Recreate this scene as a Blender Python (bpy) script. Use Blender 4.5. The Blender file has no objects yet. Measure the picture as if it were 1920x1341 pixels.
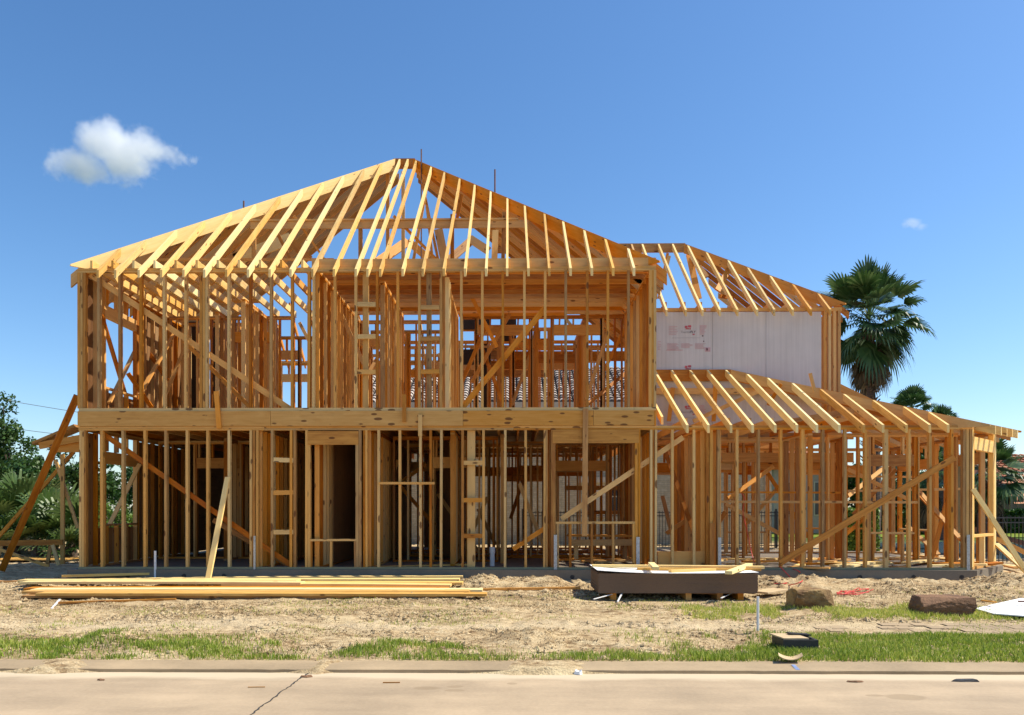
import bpy, math, random
import numpy as np
from mathutils import Vector, Matrix
random.seed(7); rng = np.random.default_rng(7)
SC = bpy.context.scene
COL = SC.collection
R = math.radians
# ------------------------------------------------------------------ camera
YAW = R(0.8); ZC = 1.6; FPX = 1450.0; HOR = 955.0
cam_d = bpy.data.cameras.new('camera'); cam = bpy.data.objects.new('camera', cam_d); COL.objects.link(cam)
cam.location = (0, 0, ZC); cam.rotation_euler = (R(90), 0, YAW)
cam_d.sensor_width = 36; cam_d.lens = FPX/1920*36
cam_d.shift_x = 20.24/1920; cam_d.shift_y = (HOR-670.5)/1920
cam_d.clip_start = 0.1; cam_d.clip_end = 3000
SC.camera = cam
# ------------------------------------------------------------------ world, sun, exposure
SUN_AZ_X, SUN_AZ_Y, SUN_Z = 0.60, 0.05, 0.80
sv = Vector((SUN_AZ_X, SUN_AZ_Y, SUN_Z)).normalized()
w = bpy.data.worlds.new('World'); SC.world = w; w.use_nodes = True
nt = w.node_tree; nt.nodes.clear()
out = nt.nodes.new('ShaderNodeOutputWorld'); bg = nt.nodes.new('ShaderNodeBackground')
sky = nt.nodes.new('ShaderNodeTexSky'); sky.sky_type = 'NISHITA'; sky.sun_disc = False
sky.sun_elevation = math.asin(sv.z); sky.sun_rotation = math.atan2(sv.x, sv.y)
sky.air_density = 1.0; sky.dust_density = 0.6; sky.ozone_density = 4.2; sky.altitude = 0
hs = nt.nodes.new('ShaderNodeHueSaturation'); hs.inputs['Saturation'].default_value = 1.17; hs.inputs['Hue'].default_value = 0.5
nt.links.new(sky.outputs[0], hs.inputs['Color']); nt.links.new(hs.outputs[0], bg.inputs[0])
bg.inputs[1].default_value = 0.140
nt.links.new(bg.outputs[0], out.inputs[0])
sd = bpy.data.lights.new('sun', 'SUN'); sd.energy = 5.0; sd.angle = R(0.5); sd.color = (1.0, 0.93, 0.80)
sun = bpy.data.objects.new('sun', sd); COL.objects.link(sun)
sun.rotation_euler = sv.to_track_quat('Z', 'Y').to_euler()
vs = SC.view_settings; vs.view_transform = 'Standard'; vs.look = 'None'; vs.exposure = 0.38; vs.gamma = 1
SC.render.engine = 'CYCLES'
SC.cycles.volume_bounces = 14; SC.cycles.max_bounces = 16; SC.cycles.diffuse_bounces = 4; SC.cycles.transparent_max_bounces = 8

# ------------------------------------------------------------------ helpers
def ray(px, py):
    a = (px-960+20.24)/FPX; b = (HOR-py)/FPX
    c, s = math.cos(YAW), math.sin(YAW)
    return Vector((-s + a*c, c + a*s, b))
def at(px, py, Y):
    d = ray(px, py); t = Y/d.y
    return Vector((d.x*t, Y, ZC+d.z*t))
def xat(px, Y): return at(px, 900, Y).x
def zat(px, py, Y): return at(px, py, Y).z
def gbase(Y):
    return 0.055 + 0.0288*(min(max(Y, 7.75), 14.5)-7.75) if Y < 30 else 0.245 - 0.002*min(Y-30, 100)
def gnd(px, py):
    d = ray(px, py); Y = 10.0
    for _ in range(40): Y = (gbase(Y)-ZC)/d.z*d.y
    return Vector((d.x/d.y*Y, Y, gbase(Y)))
def tag(o, label=None, cat=None, group=None, kind=None):
    if label: o['label'] = label
    if cat: o['category'] = cat
    if group: o['group'] = group
    if kind: o['kind'] = kind
    return o
def empty(name, loc, label=None, cat=None, group=None, rz=0):
    o = bpy.data.objects.new(name, None); COL.objects.link(o); o.location = loc; o.rotation_euler.z = rz
    o.empty_display_size = 0.2
    return tag(o, label, cat, group)
ORG = {}
class MB:
    """collects geometry in world coordinates, built as ONE mesh object"""
    def __init__(s): s.v=[]; s.f=[]; s.uv=[]; s.t=[]; s.m=[]
    def face(s, idx, uvs, t, m=0): s.f.append(idx); s.uv.extend(uvs); s.t.extend([t]*len(idx)); s.m.append(m)
    def hexa(s, c, L, tint=None, m=0):
        # c: 8 corners, 0-3 start ring, 4-7 end ring (same order); grain runs start->end
        b = len(s.v); s.v.extend([tuple(p) for p in c])
        t = tint if tint else (random.random(), random.random())
        ru, rv = random.random()*50, random.random()*50
        acc = 0
        for k in range(4):
            k2 = (k+1) % 4; wd = (Vector(c[k2])-Vector(c[k])).length
            s.face((b+k, b+k2, b+4+k2, b+4+k), [(ru, rv+acc), (ru, rv+acc+wd), (ru+L, rv+acc+wd), (ru+L, rv+acc)], t, m)
            acc += wd
        w1 = (Vector(c[1])-Vector(c[0])).length; w2 = (Vector(c[3])-Vector(c[0])).length
        for o, q in ((0, (3, 2, 1, 0)), (4, (4, 5, 6, 7))):
            s.face(tuple(b+i for i in q), [(ru, rv), (ru+w2*.2, rv), (ru+w2*.2, rv+w1), (ru, rv+w1)], t, m)
    def board(s, p0, p1, w, d, n, tint=None, m=0):
        """axis p0->p1, size d along n, w across"""
        p0 = Vector(p0); p1 = Vector(p1); a = (p1-p0); L = a.length; a.normalize()
        n = Vector(n); n = (n - a*n.dot(a)).normalized(); q = a.cross(n)
        c = []
        for p in (p0, p1):
            for (i, j) in ((-1, -1), (1, -1), (1, 1), (-1, 1)):
                c.append(p + q*(i*w/2) + n*(j*d/2))
        s.hexa(c, L, tint, m)
    def raf(s, a, b, dv, th, tint=None, m=0):
        """top line a->b, vertical depth dv, plumb-cut ends"""
        a = Vector(a); b = Vector(b); h = Vector((b.x-a.x, b.y-a.y, 0)).normalized()
        q = Vector((-h.y, h.x, 0))*th/2; dz = Vector((0, 0, -dv))
        c = []
        for p in (a, b): c += [p-q, p+q, p+q+dz, p-q+dz]
        s.hexa(c, (b-a).length, tint, m)
    def box(s, x0, x1, y0, y1, z0, z1, tint=None, m=0):
        xs = sorted((x0, x1)); ys = sorted((y0, y1)); zs = sorted((z0, z1))
        L = (xs[1]-xs[0], ys[1]-ys[0], zs[1]-zs[0]); k = L.index(max(L))
        cx, cy, cz = [(q[0]+q[1])/2 for q in (xs, ys, zs)]
        if k == 0: s.board((xs[0], cy, cz), (xs[1], cy, cz), L[1], L[2], (0, 0, 1), tint, m)
        elif k == 1: s.board((cx, ys[0], cz), (cx, ys[1], cz), L[0], L[2], (0, 0, 1), tint, m)
        else: s.board((cx, cy, zs[0]), (cx, cy, zs[1]), L[0], L[1], (0, 1, 0), tint, m)
    def quad(s, c, tint=(.5, .5), m=0):
        b = len(s.v); s.v.extend([tuple(p) for p in c])
        s.face(tuple(range(b, b+len(c))), [(p[0]+p[1], p[2]) for p in c], tint, m)
    def tube(s, pts, r, seg=8, tint=(.5, .5), m=0, taper=None, cap=True):
        pts = [Vector(p) for p in pts]; b = len(s.v); n = len(pts); acc = 0
        for i, p in enumerate(pts):
            d = (pts[min(i+1, n-1)]-pts[max(i-1, 0)]).normalized()
            ref = Vector((0, 0, 1)) if abs(d.z) < .9 else Vector((1, 0, 0))
            u = d.cross(ref).normalized(); v = d.cross(u)
            rr = r if taper is None else r+(taper-r)*i/(n-1)
            for k in range(seg):
                a = 2*math.pi*k/seg; s.v.append(tuple(p+u*(math.cos(a)*rr)+v*(math.sin(a)*rr)))
        for i in range(n-1):
            L = (pts[i+1]-pts[i]).length
            for k in range(seg):
                k2 = (k+1) % seg
                s.face((b+i*seg+k, b+i*seg+k2, b+(i+1)*seg+k2, b+(i+1)*seg+k), [(acc, k*.05), (acc, k*.05+.05), (acc+L, k*.05+.05), (acc+L, k*.05)], tint, m)
            acc += L
        if cap:
            s.face(tuple(b+k for k in range(seg)), [(0, 0)]*seg, tint, m)
            s.face(tuple(b+(n-1)*seg+k for k in reversed(range(seg))), [(0, 0)]*seg, tint, m)
    def prism(s, poly, z0, z1, tint=(.5, .5), m=0):
        b = len(s.v); n = len(poly)
        for z in (z0, z1):
            for p in poly: s.v.append((p[0], p[1], z))
        s.face(tuple(b+n+i for i in range(n)), [tuple(p) for p in poly], tint, m)
        s.face(tuple(b+i for i in reversed(range(n))), [tuple(p) for p in reversed(poly)], tint, m)
        for i in range(n):
            j = (i+1) % n; L = math.dist(poly[i], poly[j])
            s.face((b+i, b+j, b+n+j, b+n+i), [(0, z0), (L, z0), (L, z1), (0, z1)], tint, m)
    def build(s, name, mats, parent=None, origin=None, smooth=False, bevel=0):
        me = bpy.data.meshes.new(name)
        if origin is None: origin = s.v[0] if s.v else (0, 0, 0)
        origin = Vector(origin)
        me.from_pydata([tuple(Vector(p)-origin) for p in s.v], [], s.f)
        uv = me.uv_layers.new(name='UVMap'); uv.data.foreach_set('uv', np.array(s.uv, dtype=np.float32).ravel())
        tl = me.uv_layers.new(name='Tint'); tl.data.foreach_set('uv', np.array(s.t, dtype=np.float32).ravel())
        if not isinstance(mats, (list, tuple)): mats = [mats]
        for m in mats: me.materials.append(m)
        if len(mats) > 1: me.polygons.foreach_set('material_index', s.m)
        if smooth: me.polygons.foreach_set('use_smooth', [True]*len(s.f))
        me.update()
        o = bpy.data.objects.new(name, me); COL.objects.link(o)
        if parent is not None:
            o.parent = parent; o.location = origin - ORG.get(parent.name, Vector((0, 0, 0)))
        else: o.location = origin
        ORG[o.name] = origin.copy()
        if bevel:
            b = o.modifiers.new('bevel', 'BEVEL'); b.width = bevel; b.segments = 2; b.limit_method = 'ANGLE'
        return o
def thing(name, loc, label, cat, group=None):
    o = empty(name, loc, label, cat, group); ORG[o.name] = Vector(loc); return o

# ------------------------------------------------------------------ materials
def mat(name):
    m = bpy.data.materials.new(name); m.use_nodes = True; n = m.node_tree
    return m, n, n.nodes['Principled BSDF']
def N(n, typ, **kw):
    x = n.nodes.new(typ)
    for k, v in kw.items():
        if k in x.inputs: x.inputs[k].default_value = v
        else: setattr(x, k, v)
    return x
def math_n(n, op, a, b=None, clamp=False):
    x = n.nodes.new('ShaderNodeMath'); x.operation = op; x.use_clamp = clamp
    for i, q in enumerate((a, b)):
        if q is None: continue
        if isinstance(q, (int, float)): x.inputs[i].default_value = q
        else: n.links.new(q, x.inputs[i])
    return x.outputs[0]
def ramp(n, fac, stops):
    r = n.nodes.new('ShaderNodeValToRGB'); cr = r.color_ramp
    while len(cr.elements) < len(stops): cr.elements.new(0.5)
    for e, (p, c) in zip(cr.elements, stops):
        e.position = p; e.color = tuple(c)+((1,) if len(c) == 3 else ())
    n.links.new(fac, r.inputs[0]); return r.outputs[0]
def mix(n, f, a, b, mode='MIX'):
    x = n.nodes.new('ShaderNodeMix'); x.data_type = 'RGBA'; x.blend_type = mode
    for i, q in ((0, f), (6, a), (7, b)):
        if isinstance(q, (int, float)): x.inputs[i].default_value = q
        elif isinstance(q, (tuple, list)): x.inputs[i].default_value = tuple(q)+((1,) if len(q) == 3 else ())
        else: n.links.new(q, x.inputs[i])
    return x.outputs[2]
def noise(n, vec, scale, detail=4, rough=.55, dist=0):
    x = n.nodes.new('ShaderNodeTexNoise'); x.inputs['Scale'].default_value = scale
    x.inputs['Detail'].default_value = detail; x.inputs['Roughness'].default_value = rough; x.inputs['Distortion'].default_value = dist
    if vec is not None: n.links.new(vec, x.inputs['Vector'])
    return x.outputs['Fac']
def mapping(n, vec, sc=(1, 1, 1), loc=(0, 0, 0)):
    x = n.nodes.new('ShaderNodeMapping'); x.inputs['Scale'].default_value = sc; x.inputs['Location'].default_value = loc
    n.links.new(vec, x.inputs[0]); return x.outputs[0]
def objc(n):
    g = n.nodes.new('ShaderNodeNewGeometry'); return g.outputs['Position']
def bump(n, b, h, strength, dist=0.02):
    x = n.nodes.new('ShaderNodeBump'); x.inputs['Strength'].default_value = strength; x.inputs['Distance'].default_value = dist
    n.links.new(h, x.inputs['Height']); n.links.new(x.outputs[0], b.inputs['Normal'])

def wood(name, light, mid, dark, knot=0.55, rough=.62):
    m, n, b = mat(name)
    uv = n.nodes.new('ShaderNodeUVMap'); uv.uv_map = 'UVMap'
    tn = n.nodes.new('ShaderNodeUVMap'); tn.uv_map = 'Tint'
    sp = n.nodes.new('ShaderNodeSeparateXYZ'); n.links.new(tn.outputs[0], sp.inputs[0])
    g1 = noise(n, mapping(n, uv.outputs[0], (1.2, 26, 1)), 1.0, 5, .6, .6)
    g2 = noise(n, mapping(n, uv.outputs[0], (2.2, 9, 1)), 1.0, 3, .5, 1.2)
    f = math_n(n, 'ADD', math_n(n, 'MULTIPLY', g1, .45), math_n(n, 'MULTIPLY', g2, .35))
    f = math_n(n, 'ADD', f, math_n(n, 'MULTIPLY', sp.outputs[0], .58))
    f = math_n(n, 'SUBTRACT', f, .20)
    c = ramp(n, f, [(0.15, dark), (0.45, mid), (0.8, light)])
    # colour drift from board to board
    hv = n.nodes.new('ShaderNodeHueSaturation')
    n.links.new(c, hv.inputs['Color'])
    n.links.new(math_n(n, 'ADD', math_n(n, 'MULTIPLY', sp.outputs[1], .028), .484), hv.inputs['Hue'])
    n.links.new(math_n(n, 'ADD', math_n(n, 'MULTIPLY', sp.outputs[1], -.30), 1.14), hv.inputs['Saturation'])
    # knots
    vo = n.nodes.new('ShaderNodeTexVoronoi'); vo.inputs['Scale'].default_value = 1
    n.links.new(mapping(n, uv.outputs[0], (3.6, 10, 1)), vo.inputs['Vector'])
    wn = n.nodes.new('ShaderNodeSeparateColor'); n.links.new(vo.outputs['Color'], wn.inputs[0])
    size = math_n(n, 'MULTIPLY', math_n(n, 'SUBTRACT', wn.outputs[0], 1-knot), .34, True)
    kn = math_n(n, 'SUBTRACT', 1, math_n(n, 'MULTIPLY', math_n(n, 'SUBTRACT', vo.outputs['Distance'], size), 16, True), True)
    # a knot cell with no size stays clean
    kn = math_n(n, 'MULTIPLY', kn, math_n(n, 'MULTIPLY', size, 9, True))
    c2 = mix(n, math_n(n, 'MULTIPLY', kn, .8), hv.outputs[0], (dark[0]*.30, dark[1]*.2, dark[2]*.2))
    # dirty stains
    st = noise(n, mapping(n, uv.outputs[0], (.9, 3, 1), (9, 3, 0)), 1.5, 4, .6)
    st = math_n(n, 'MULTIPLY', math_n(n, 'SUBTRACT', st, .62), 3.2, True)
    c3 = mix(n, math_n(n, 'MULTIPLY', st, .5), c2, (dark[0]*.55, dark[1]*.5, dark[2]*.55))
    n.links.new(c3, b.inputs['Base Color']); b.inputs['Roughness'].default_value = rough
    b.inputs['Specular IOR Level'].default_value = .25
    bump(n, b, f, .25, .004)
    return m
M = {}
M['wood'] = wood('pine_lumber', (.74, .41, .12), (.58, .27, .055), (.31, .11, .016))  # main timber; orange bounced light is partly put into this tone
M['wood_old_shaded'] = wood('pine_weathered_shaded', (.68, .42, .14), (.53, .29, .075), (.27, .11, .025), .8)  # weathered front timber, with the shade of the front put into its tone
M['wood_pale_sunlit'] = wood('pine_pale_sunlit', (.94, .72, .32), (.82, .56, .19), (.54, .30, .075), .5)  # paler copy of the pine, sunlight put into its colour
M['treated'] = wood('treated_lumber', (.33, .32, .18), (.24, .22, .12), (.14, .12, .06), .3)
def plain(name, col, rough=.7, var=.12, scale=6, metal=0, bmp=0, stretch=(1, 1, 1)):
    m, n, b = mat(name); v = mapping(n, objc(n), stretch)
    f = noise(n, v, scale, 5, .6)
    lo = tuple(x*(1-var) for x in col); hi = tuple(min(1, x*(1+var)) for x in col)
    n.links.new(ramp(n, f, [(.3, lo), (.7, hi)]), b.inputs['Base Color'])
    b.inputs['Roughness'].default_value = rough; b.inputs['Metallic'].default_value = metal
    if bmp: bump(n, b, f, bmp, .02)
    return m
M['white'] = plain('white_plastic', (.75, .74, .72), .45, .06)
M['galv'] = plain('galvanised_steel', (.42, .44, .46), .42, .25, 40, .6)
M['brownpaper'] = plain('brown_board_edge', (.17, .105, .062), .8, .22, 30, 0, .3, (1, 1, 14))
M['iron'] = plain('black_iron', (.02, .02, .022), .5, .3)
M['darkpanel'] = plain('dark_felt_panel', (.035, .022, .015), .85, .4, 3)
M['ply'] = plain('plywood', (.50, .34, .16), .7, .25, 3)
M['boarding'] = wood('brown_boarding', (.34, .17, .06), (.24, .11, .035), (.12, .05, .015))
M['red'] = plain('red_rubber', (.65, .05, .04), .5, .15)
M['black'] = plain('black_plastic', (.03, .028, .026), .55, .4, 14)
M['hole'] = plain('form_hole', (.04, .037, .034), .9, .4, 14)
M['stucco'] = plain('stucco', (.36, .31, .24), .85, .1, 4)
M['glass_dark'] = plain('dark_window_glass', (.02, .025, .03), .08, .2, 2)
M['pipe_red'] = plain('rust_pipe', (.16, .07, .04), .6, .3, 10)
# concrete
def concrete(name, base, var, spots=False):
    m, n, b = mat(name); p = objc(n)
    f1 = noise(n, p, 1.1, 6, .62); f2 = noise(n, p, 28, 4, .7); f3 = noise(n, mapping(n, p, (.35, 2.2, 1)), 1.3, 5, .6)
    f = math_n(n, 'ADD', math_n(n, 'MULTIPLY', f1, .45), math_n(n, 'ADD', math_n(n, 'MULTIPLY', f2, .2), math_n(n, 'MULTIPLY', f3, .35)))
    lo = tuple(x*(1-var) for x in base); hi = tuple(x*(1+var*.7) for x in base)
    c = ramp(n, f, [(.36, lo), (.62, hi)])
    vo = n.nodes.new('ShaderNodeTexVoronoi'); vo.inputs['Scale'].default_value = 7; n.links.new(p, vo.inputs['Vector'])
    sp = n.nodes.new('ShaderNodeSeparateColor'); n.links.new(vo.outputs['Color'], sp.inputs[0])
    r = math_n(n, 'MULTIPLY', math_n(n, 'SUBTRACT', sp.outputs[0], .82), .12, True)
    k = math_n(n, 'MULTIPLY', math_n(n, 'SUBTRACT', r, vo.outputs['Distance']), 200, True)
    c = mix(n, math_n(n, 'MULTIPLY', k, .7), c, (.09, .07, .05))
    if spots:
        sx = n.nodes.new('ShaderNodeSeparateXYZ'); n.links.new(p, sx.inputs[0])
        wob = math_n(n, 'MULTIPLY', math_n(n, 'SUBTRACT', noise(n, p, 9, 3), .5), .09)
        for (px, py, rx, ry) in ((800, 1291, 26, 3.2), (853, 1288, 17, 2.2), (852, 1295, 19, 2.4), (960, 1282, 10, 2), (1698, 1305, 38, 6), (1640, 1302, 18, 2)):
            q = (ZC)*FPX/(py-HOR); c0 = at(px, py, q)
            ex = rx/FPX*q; ey = ry/(py-HOR)*q*1.0
            dx = math_n(n, 'DIVIDE', math_n(n, 'SUBTRACT', sx.outputs[0], c0.x), ex)
            dy = math_n(n, 'DIVIDE', math_n(n, 'SUBTRACT', sx.outputs[1], c0.y), ey)
            d = math_n(n, 'SQRT', math_n(n, 'ADD', math_n(n, 'MULTIPLY', dx, dx), math_n(n, 'MULTIPLY', dy, dy)))
            d = math_n(n, 'ADD', d, math_n(n, 'MULTIPLY', wob, 5))
            k = math_n(n, 'MULTIPLY', math_n(n, 'SUBTRACT', 1.05, d), 5, True)
            c = mix(n, math_n(n, 'MULTIPLY', k, .45), c, (.24, .17, .09))
        # sandy band in the gutter
        g = math_n(n, 'SUBTRACT', sx.outputs[1], 7.22)
        g = math_n(n, 'ADD', g, math_n(n, 'MULTIPLY', math_n(n, 'SUBTRACT', noise(n, mapping(n, p, (.5, 2, 1)), 2, 5), .5), .35))
        g = math_n(n, 'MULTIPLY', g, 8, True)
        c = mix(n, math_n(n, 'MULTIPLY', g, .75), c, (.62, .50, .33))
    n.links.new(c, b.inputs['Base Color']); b.inputs['Roughness'].default_value = .85
    bump(n, b, f2, .25, .006)
    return m
M['street'] = concrete('street_concrete', (.41, .305, .19), .27, True)
M['curb'] = concrete('curb_concrete', (.37, .27, .155), .26)
M['slab'] = concrete('slab_concrete', (.20, .165, .12), .3)
# dirt
def dirt():
    m, n, b = mat('sandy_dirt'); p = objc(n)
    st = mapping(n, p, (.6, 1.6, 1))
    f1 = noise(n, st, 1.3, 6, .65, .3); f2 = noise(n, mapping(n, p, (1, 1.8, 1)), 7, 6, .7, .4); f3 = noise(n, p, 45, 3, .7)
    c = ramp(n, f2, [(.33, (.13, .075, .035)), (.42, (.35, .235, .12)), (.50, (.52, .38, .21)), (.64, (.66, .52, .31))])
    c = mix(n, math_n(n, 'MULTIPLY', math_n(n, 'SUBTRACT', f1, .48), 4.5, True), c, (.66, .52, .30))
    d = math_n(n, 'MULTIPLY', math_n(n, 'SUBTRACT', noise(n, mapping(n, p, (.5, 1.4, 1), (5, 2, 0)), 1.7, 6, .7), .50), 6, True)
    sy_ = n.nodes.new('ShaderNodeSeparateXYZ'); n.links.new(p, sy_.inputs[0])
    # compacted pale wheel track running along the verge
    ty = math_n(n, 'ADD', math_n(n, 'SUBTRACT', sy_.outputs[1], 9.85), math_n(n, 'MULTIPLY', math_n(n, 'SUBTRACT', f1, .5), 1.6))
    tr = math_n(n, 'SUBTRACT', 1, math_n(n, 'MULTIPLY', math_n(n, 'ABSOLUTE', ty), 1.9), True)
    d = math_n(n, 'MULTIPLY', d, math_n(n, 'SUBTRACT', 1, tr, True))
    c = mix(n, math_n(n, 'MULTIPLY', tr, .7), c, (.64, .51, .32))
    c = mix(n, math_n(n, 'MULTIPLY', d, .75), c, mix(n, f2, (.12, .07, .035), (.36, .25, .13)))
    c = mix(n, math_n(n, 'MULTIPLY', math_n(n, 'SUBTRACT', .46, f3), 5, True), c, (.20, .13, .07))
    sx = n.nodes.new('ShaderNodeSeparateXYZ'); n.links.new(p, sx.inputs[0])
    far = math_n(n, 'MULTIPLY', math_n(n, 'SUBTRACT', sx.outputs[1], 30), .3, True)
    c = mix(n, far, c, mix(n, f1, (.05, .09, .02), (.10, .15, .04)))
    n.links.new(c, b.inputs['Base Color']); b.inputs['Roughness'].default_value = .95
    b.inputs['Specular IOR Level'].default_value = .1
    h = math_n(n, 'ADD', f2, math_n(n, 'MULTIPLY', f3, .35))
    bump(n, b, h, .9, .05)
    return m
M['dirt'] = dirt()
def leafmat(name, a, b_, c_, trans=.25, rough=.5):
    m, n, b = mat(name)
    tn = n.nodes.new('ShaderNodeUVMap'); tn.uv_map = 'Tint'
    sp = n.nodes.new('ShaderNodeSeparateXYZ'); n.links.new(tn.outputs[0], sp.inputs[0])
    c = ramp(n, sp.outputs[0], [(0, a), (.5, b_), (1, c_)])
    n.links.new(c, b.inputs['Base Color']); b.inputs['Roughness'].default_value = rough
    b.inputs['Specular IOR Level'].default_value = .35
    tr = n.nodes.new('ShaderNodeBsdfTranslucent'); n.links.new(c, tr.inputs[0])
    mx = n.nodes.new('ShaderNodeMixShader'); mx.inputs[0].default_value = trans
    n.links.new(b.outputs[0], mx.inputs[1]); n.links.new(tr.outputs[0], mx.inputs[2])
    n.links.new(mx.outputs[0], n.nodes['Material Output'].inputs[0]); return m
M['grass'] = leafmat('lawn_grass', (.11, .20, .02), (.33, .42, .05), (.66, .62, .18), .4)
M['straw'] = leafmat('dry_straw', (.09, .055, .025), (.40, .28, .13), (.72, .58, .34), .1, .9)
M['leaf'] = leafmat('broad_leaf', (.015, .045, .008), (.035, .09, .015), (.09, .16, .03))
M['palm'] = leafmat('palm_leaf', (.018, .05, .012), (.045, .10, .025), (.13, .20, .07), .2, .42)
M['palmetto'] = leafmat('palmetto_leaf', (.02, .05, .01), (.07, .125, .025), (.26, .33, .10), .2, .45)
M['deadleaf'] = leafmat('dead_palm_leaf', (.035, .03, .015), (.10, .075, .035), (.22, .17, .09), .1, .8)
M['hedge'] = leafmat('hedge_leaf', (.05, .10, .015), (.13, .23, .03), (.26, .38, .06))
M['bark'] = plain('bark', (.10, .07, .05), .9, .5, 9, 0, .8, (1, 1, 3))
M['water'] = plain('pond_water', (.10, .17, .22), .05, .1, .3)
def rock(name, a, b_):
    m, n, b = mat(name); p = objc(n)
    f = noise(n, p, 2.2, 8, .65, .5); g = noise(n, p, 14, 6, .7)
    c = ramp(n, f, [(.3, b_), (.55, a), (.75, tuple(min(1, x*1.35) for x in a))])
    c = mix(n, math_n(n, 'MULTIPLY', math_n(n, 'SUBTRACT', .42, g), 5, True), c, tuple(x*.4 for x in b_))
    n.links.new(c, b.inputs['Base Color']); b.inputs['Roughness'].default_value = .9
    bump(n, b, math_n(n, 'ADD', g, f), .8, .04); return m
M['rock1'] = rock('tan_sandstone', (.42, .27, .105), (.15, .075, .026))
M['rock2'] = rock('red_brown_stone', (.22, .115, .055), (.085, .042, .02))
def brick():
    m, n, b = mat('grey_tan_brick'); uv = n.nodes.new('ShaderNodeUVMap'); uv.uv_map = 'UVMap'
    br = n.nodes.new('ShaderNodeTexBrick'); n.links.new(uv.outputs[0], br.inputs['Vector'])
    br.inputs['Scale'].default_value = 1; br.inputs['Brick Width'].default_value = .24; br.inputs['Row Height'].default_value = .085
    br.inputs['Mortar Size'].default_value = .008; br.inputs['Color1'].default_value = (.56, .49, .32, 1); br.inputs['Color2'].default_value = (.40, .33, .20, 1)
    br.inputs['Mortar'].default_value = (.25, .215, .17, 1); br.inputs['Bias'].default_value = .1
    f = noise(n, uv.outputs[0], 7, 5)
    c = mix(n, .5, br.outputs[0], ramp(n, f, [(.3, (.32, .28, .17)), (.7, (.60, .54, .36))]))
    n.links.new(c, b.inputs['Base Color']); b.inputs['Roughness'].default_value = .9
    bump(n, b, br.outputs['Fac'], -.6, .01); return m
M['brick'] = brick()
def tile(name, cols):
    m, n, b = mat(name)
    tn = n.nodes.new('ShaderNodeUVMap'); tn.uv_map = 'Tint'
    sp = n.nodes.new('ShaderNodeSeparateXYZ'); n.links.new(tn.outputs[0], sp.inputs[0])
    c = ramp(n, sp.outputs[0], [(i/(len(cols)-1), q) for i, q in enumerate(cols)])
    n.links.new(c, b.inputs['Base Color']); b.inputs['Roughness'].default_value = .8; return m
M['tile_grey'] = tile('grey_tan_roof_tile', [(.06, .05, .045), (.30, .24, .19), (.48, .40, .33), (.36, .30, .25)])
M['tile_red'] = tile('terracotta_roof_tile', [(.30, .10, .045), (.46, .18, .08), (.52, .26, .13)])
def sheath():
    m, n, b = mat('white_sheathing'); p = objc(n)
    f = noise(n, mapping(n, p, (14, 1, .35)), 1.5, 5, .6); g = noise(n, p, .9, 4, .6)
    c = ramp(n, math_n(n, 'ADD', math_n(n, 'MULTIPLY', f, .5), math_n(n, 'MULTIPLY', g, .5)), [(.38, (.54, .495, .465)), (.62, (.65, .60, .565))])
    n.links.new(c, b.inputs['Base Color']); b.inputs['Roughness'].default_value = .6; return m
M['sheath'] = sheath()
M['ink_red'] = plain('red_ink', (.55, .10, .12), .7, .2)
M['ink_pale'] = plain('faded_red_ink', (.60, .36, .37), .7, .1)
M['ink_dark'] = plain('dark_ink', (.10, .03, .035), .7, .1)
M['ink_grey'] = plain('grey_ink', (.33, .30, .30), .7, .1)
M['whitesheet'] = plain('white_sheet', (.82, .82, .80), .6, .04, 3)
M['bluepaint'] = plain('blue_paint', (.18, .24, .40), .8, .3, 20)
M['trim'] = plain('cream_trim', (.55, .50, .36), .7, .06)
M['cardboard'] = plain('tan_board', (.55, .40, .22), .8, .12, 9)
# ================================================================== terrain
def vnoise(x, y, seed):
    r = np.random.default_rng(seed); T = r.random((256, 256))
    xi = np.floor(x).astype(int); yi = np.floor(y).astype(int); xf = x-xi; yf = y-yi
    xf = xf*xf*(3-2*xf); yf = yf*yf*(3-2*yf)
    a = T[xi % 256, yi % 256]; b = T[(xi+1) % 256, yi % 256]; c = T[xi % 256, (yi+1) % 256]; d = T[(xi+1) % 256, (yi+1) % 256]
    return (a*(1-xf)+b*xf)*(1-yf)+(c*(1-xf)+d*xf)*yf
def fbm(x, y, seed, oct=5, g=.5):
    s = 0; a = 1; t = 0
    for k in range(oct):
        s = s+a*vnoise(x*2**k+k*17.3, y*2**k+k*9.1, seed+k); t += a; a *= g
    return s/t
F = 14.72                       # front wall plane
X0, X1 = xat(147, F), xat(1230, F)
XW = xat(1823, F)               # wing corner
XC, YC = XW+1.2, F+1.2          # chamfer's far corner
Z0, Z1, Z2, Z3 = 0.453, 3.19, 3.50, 6.22
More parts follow.
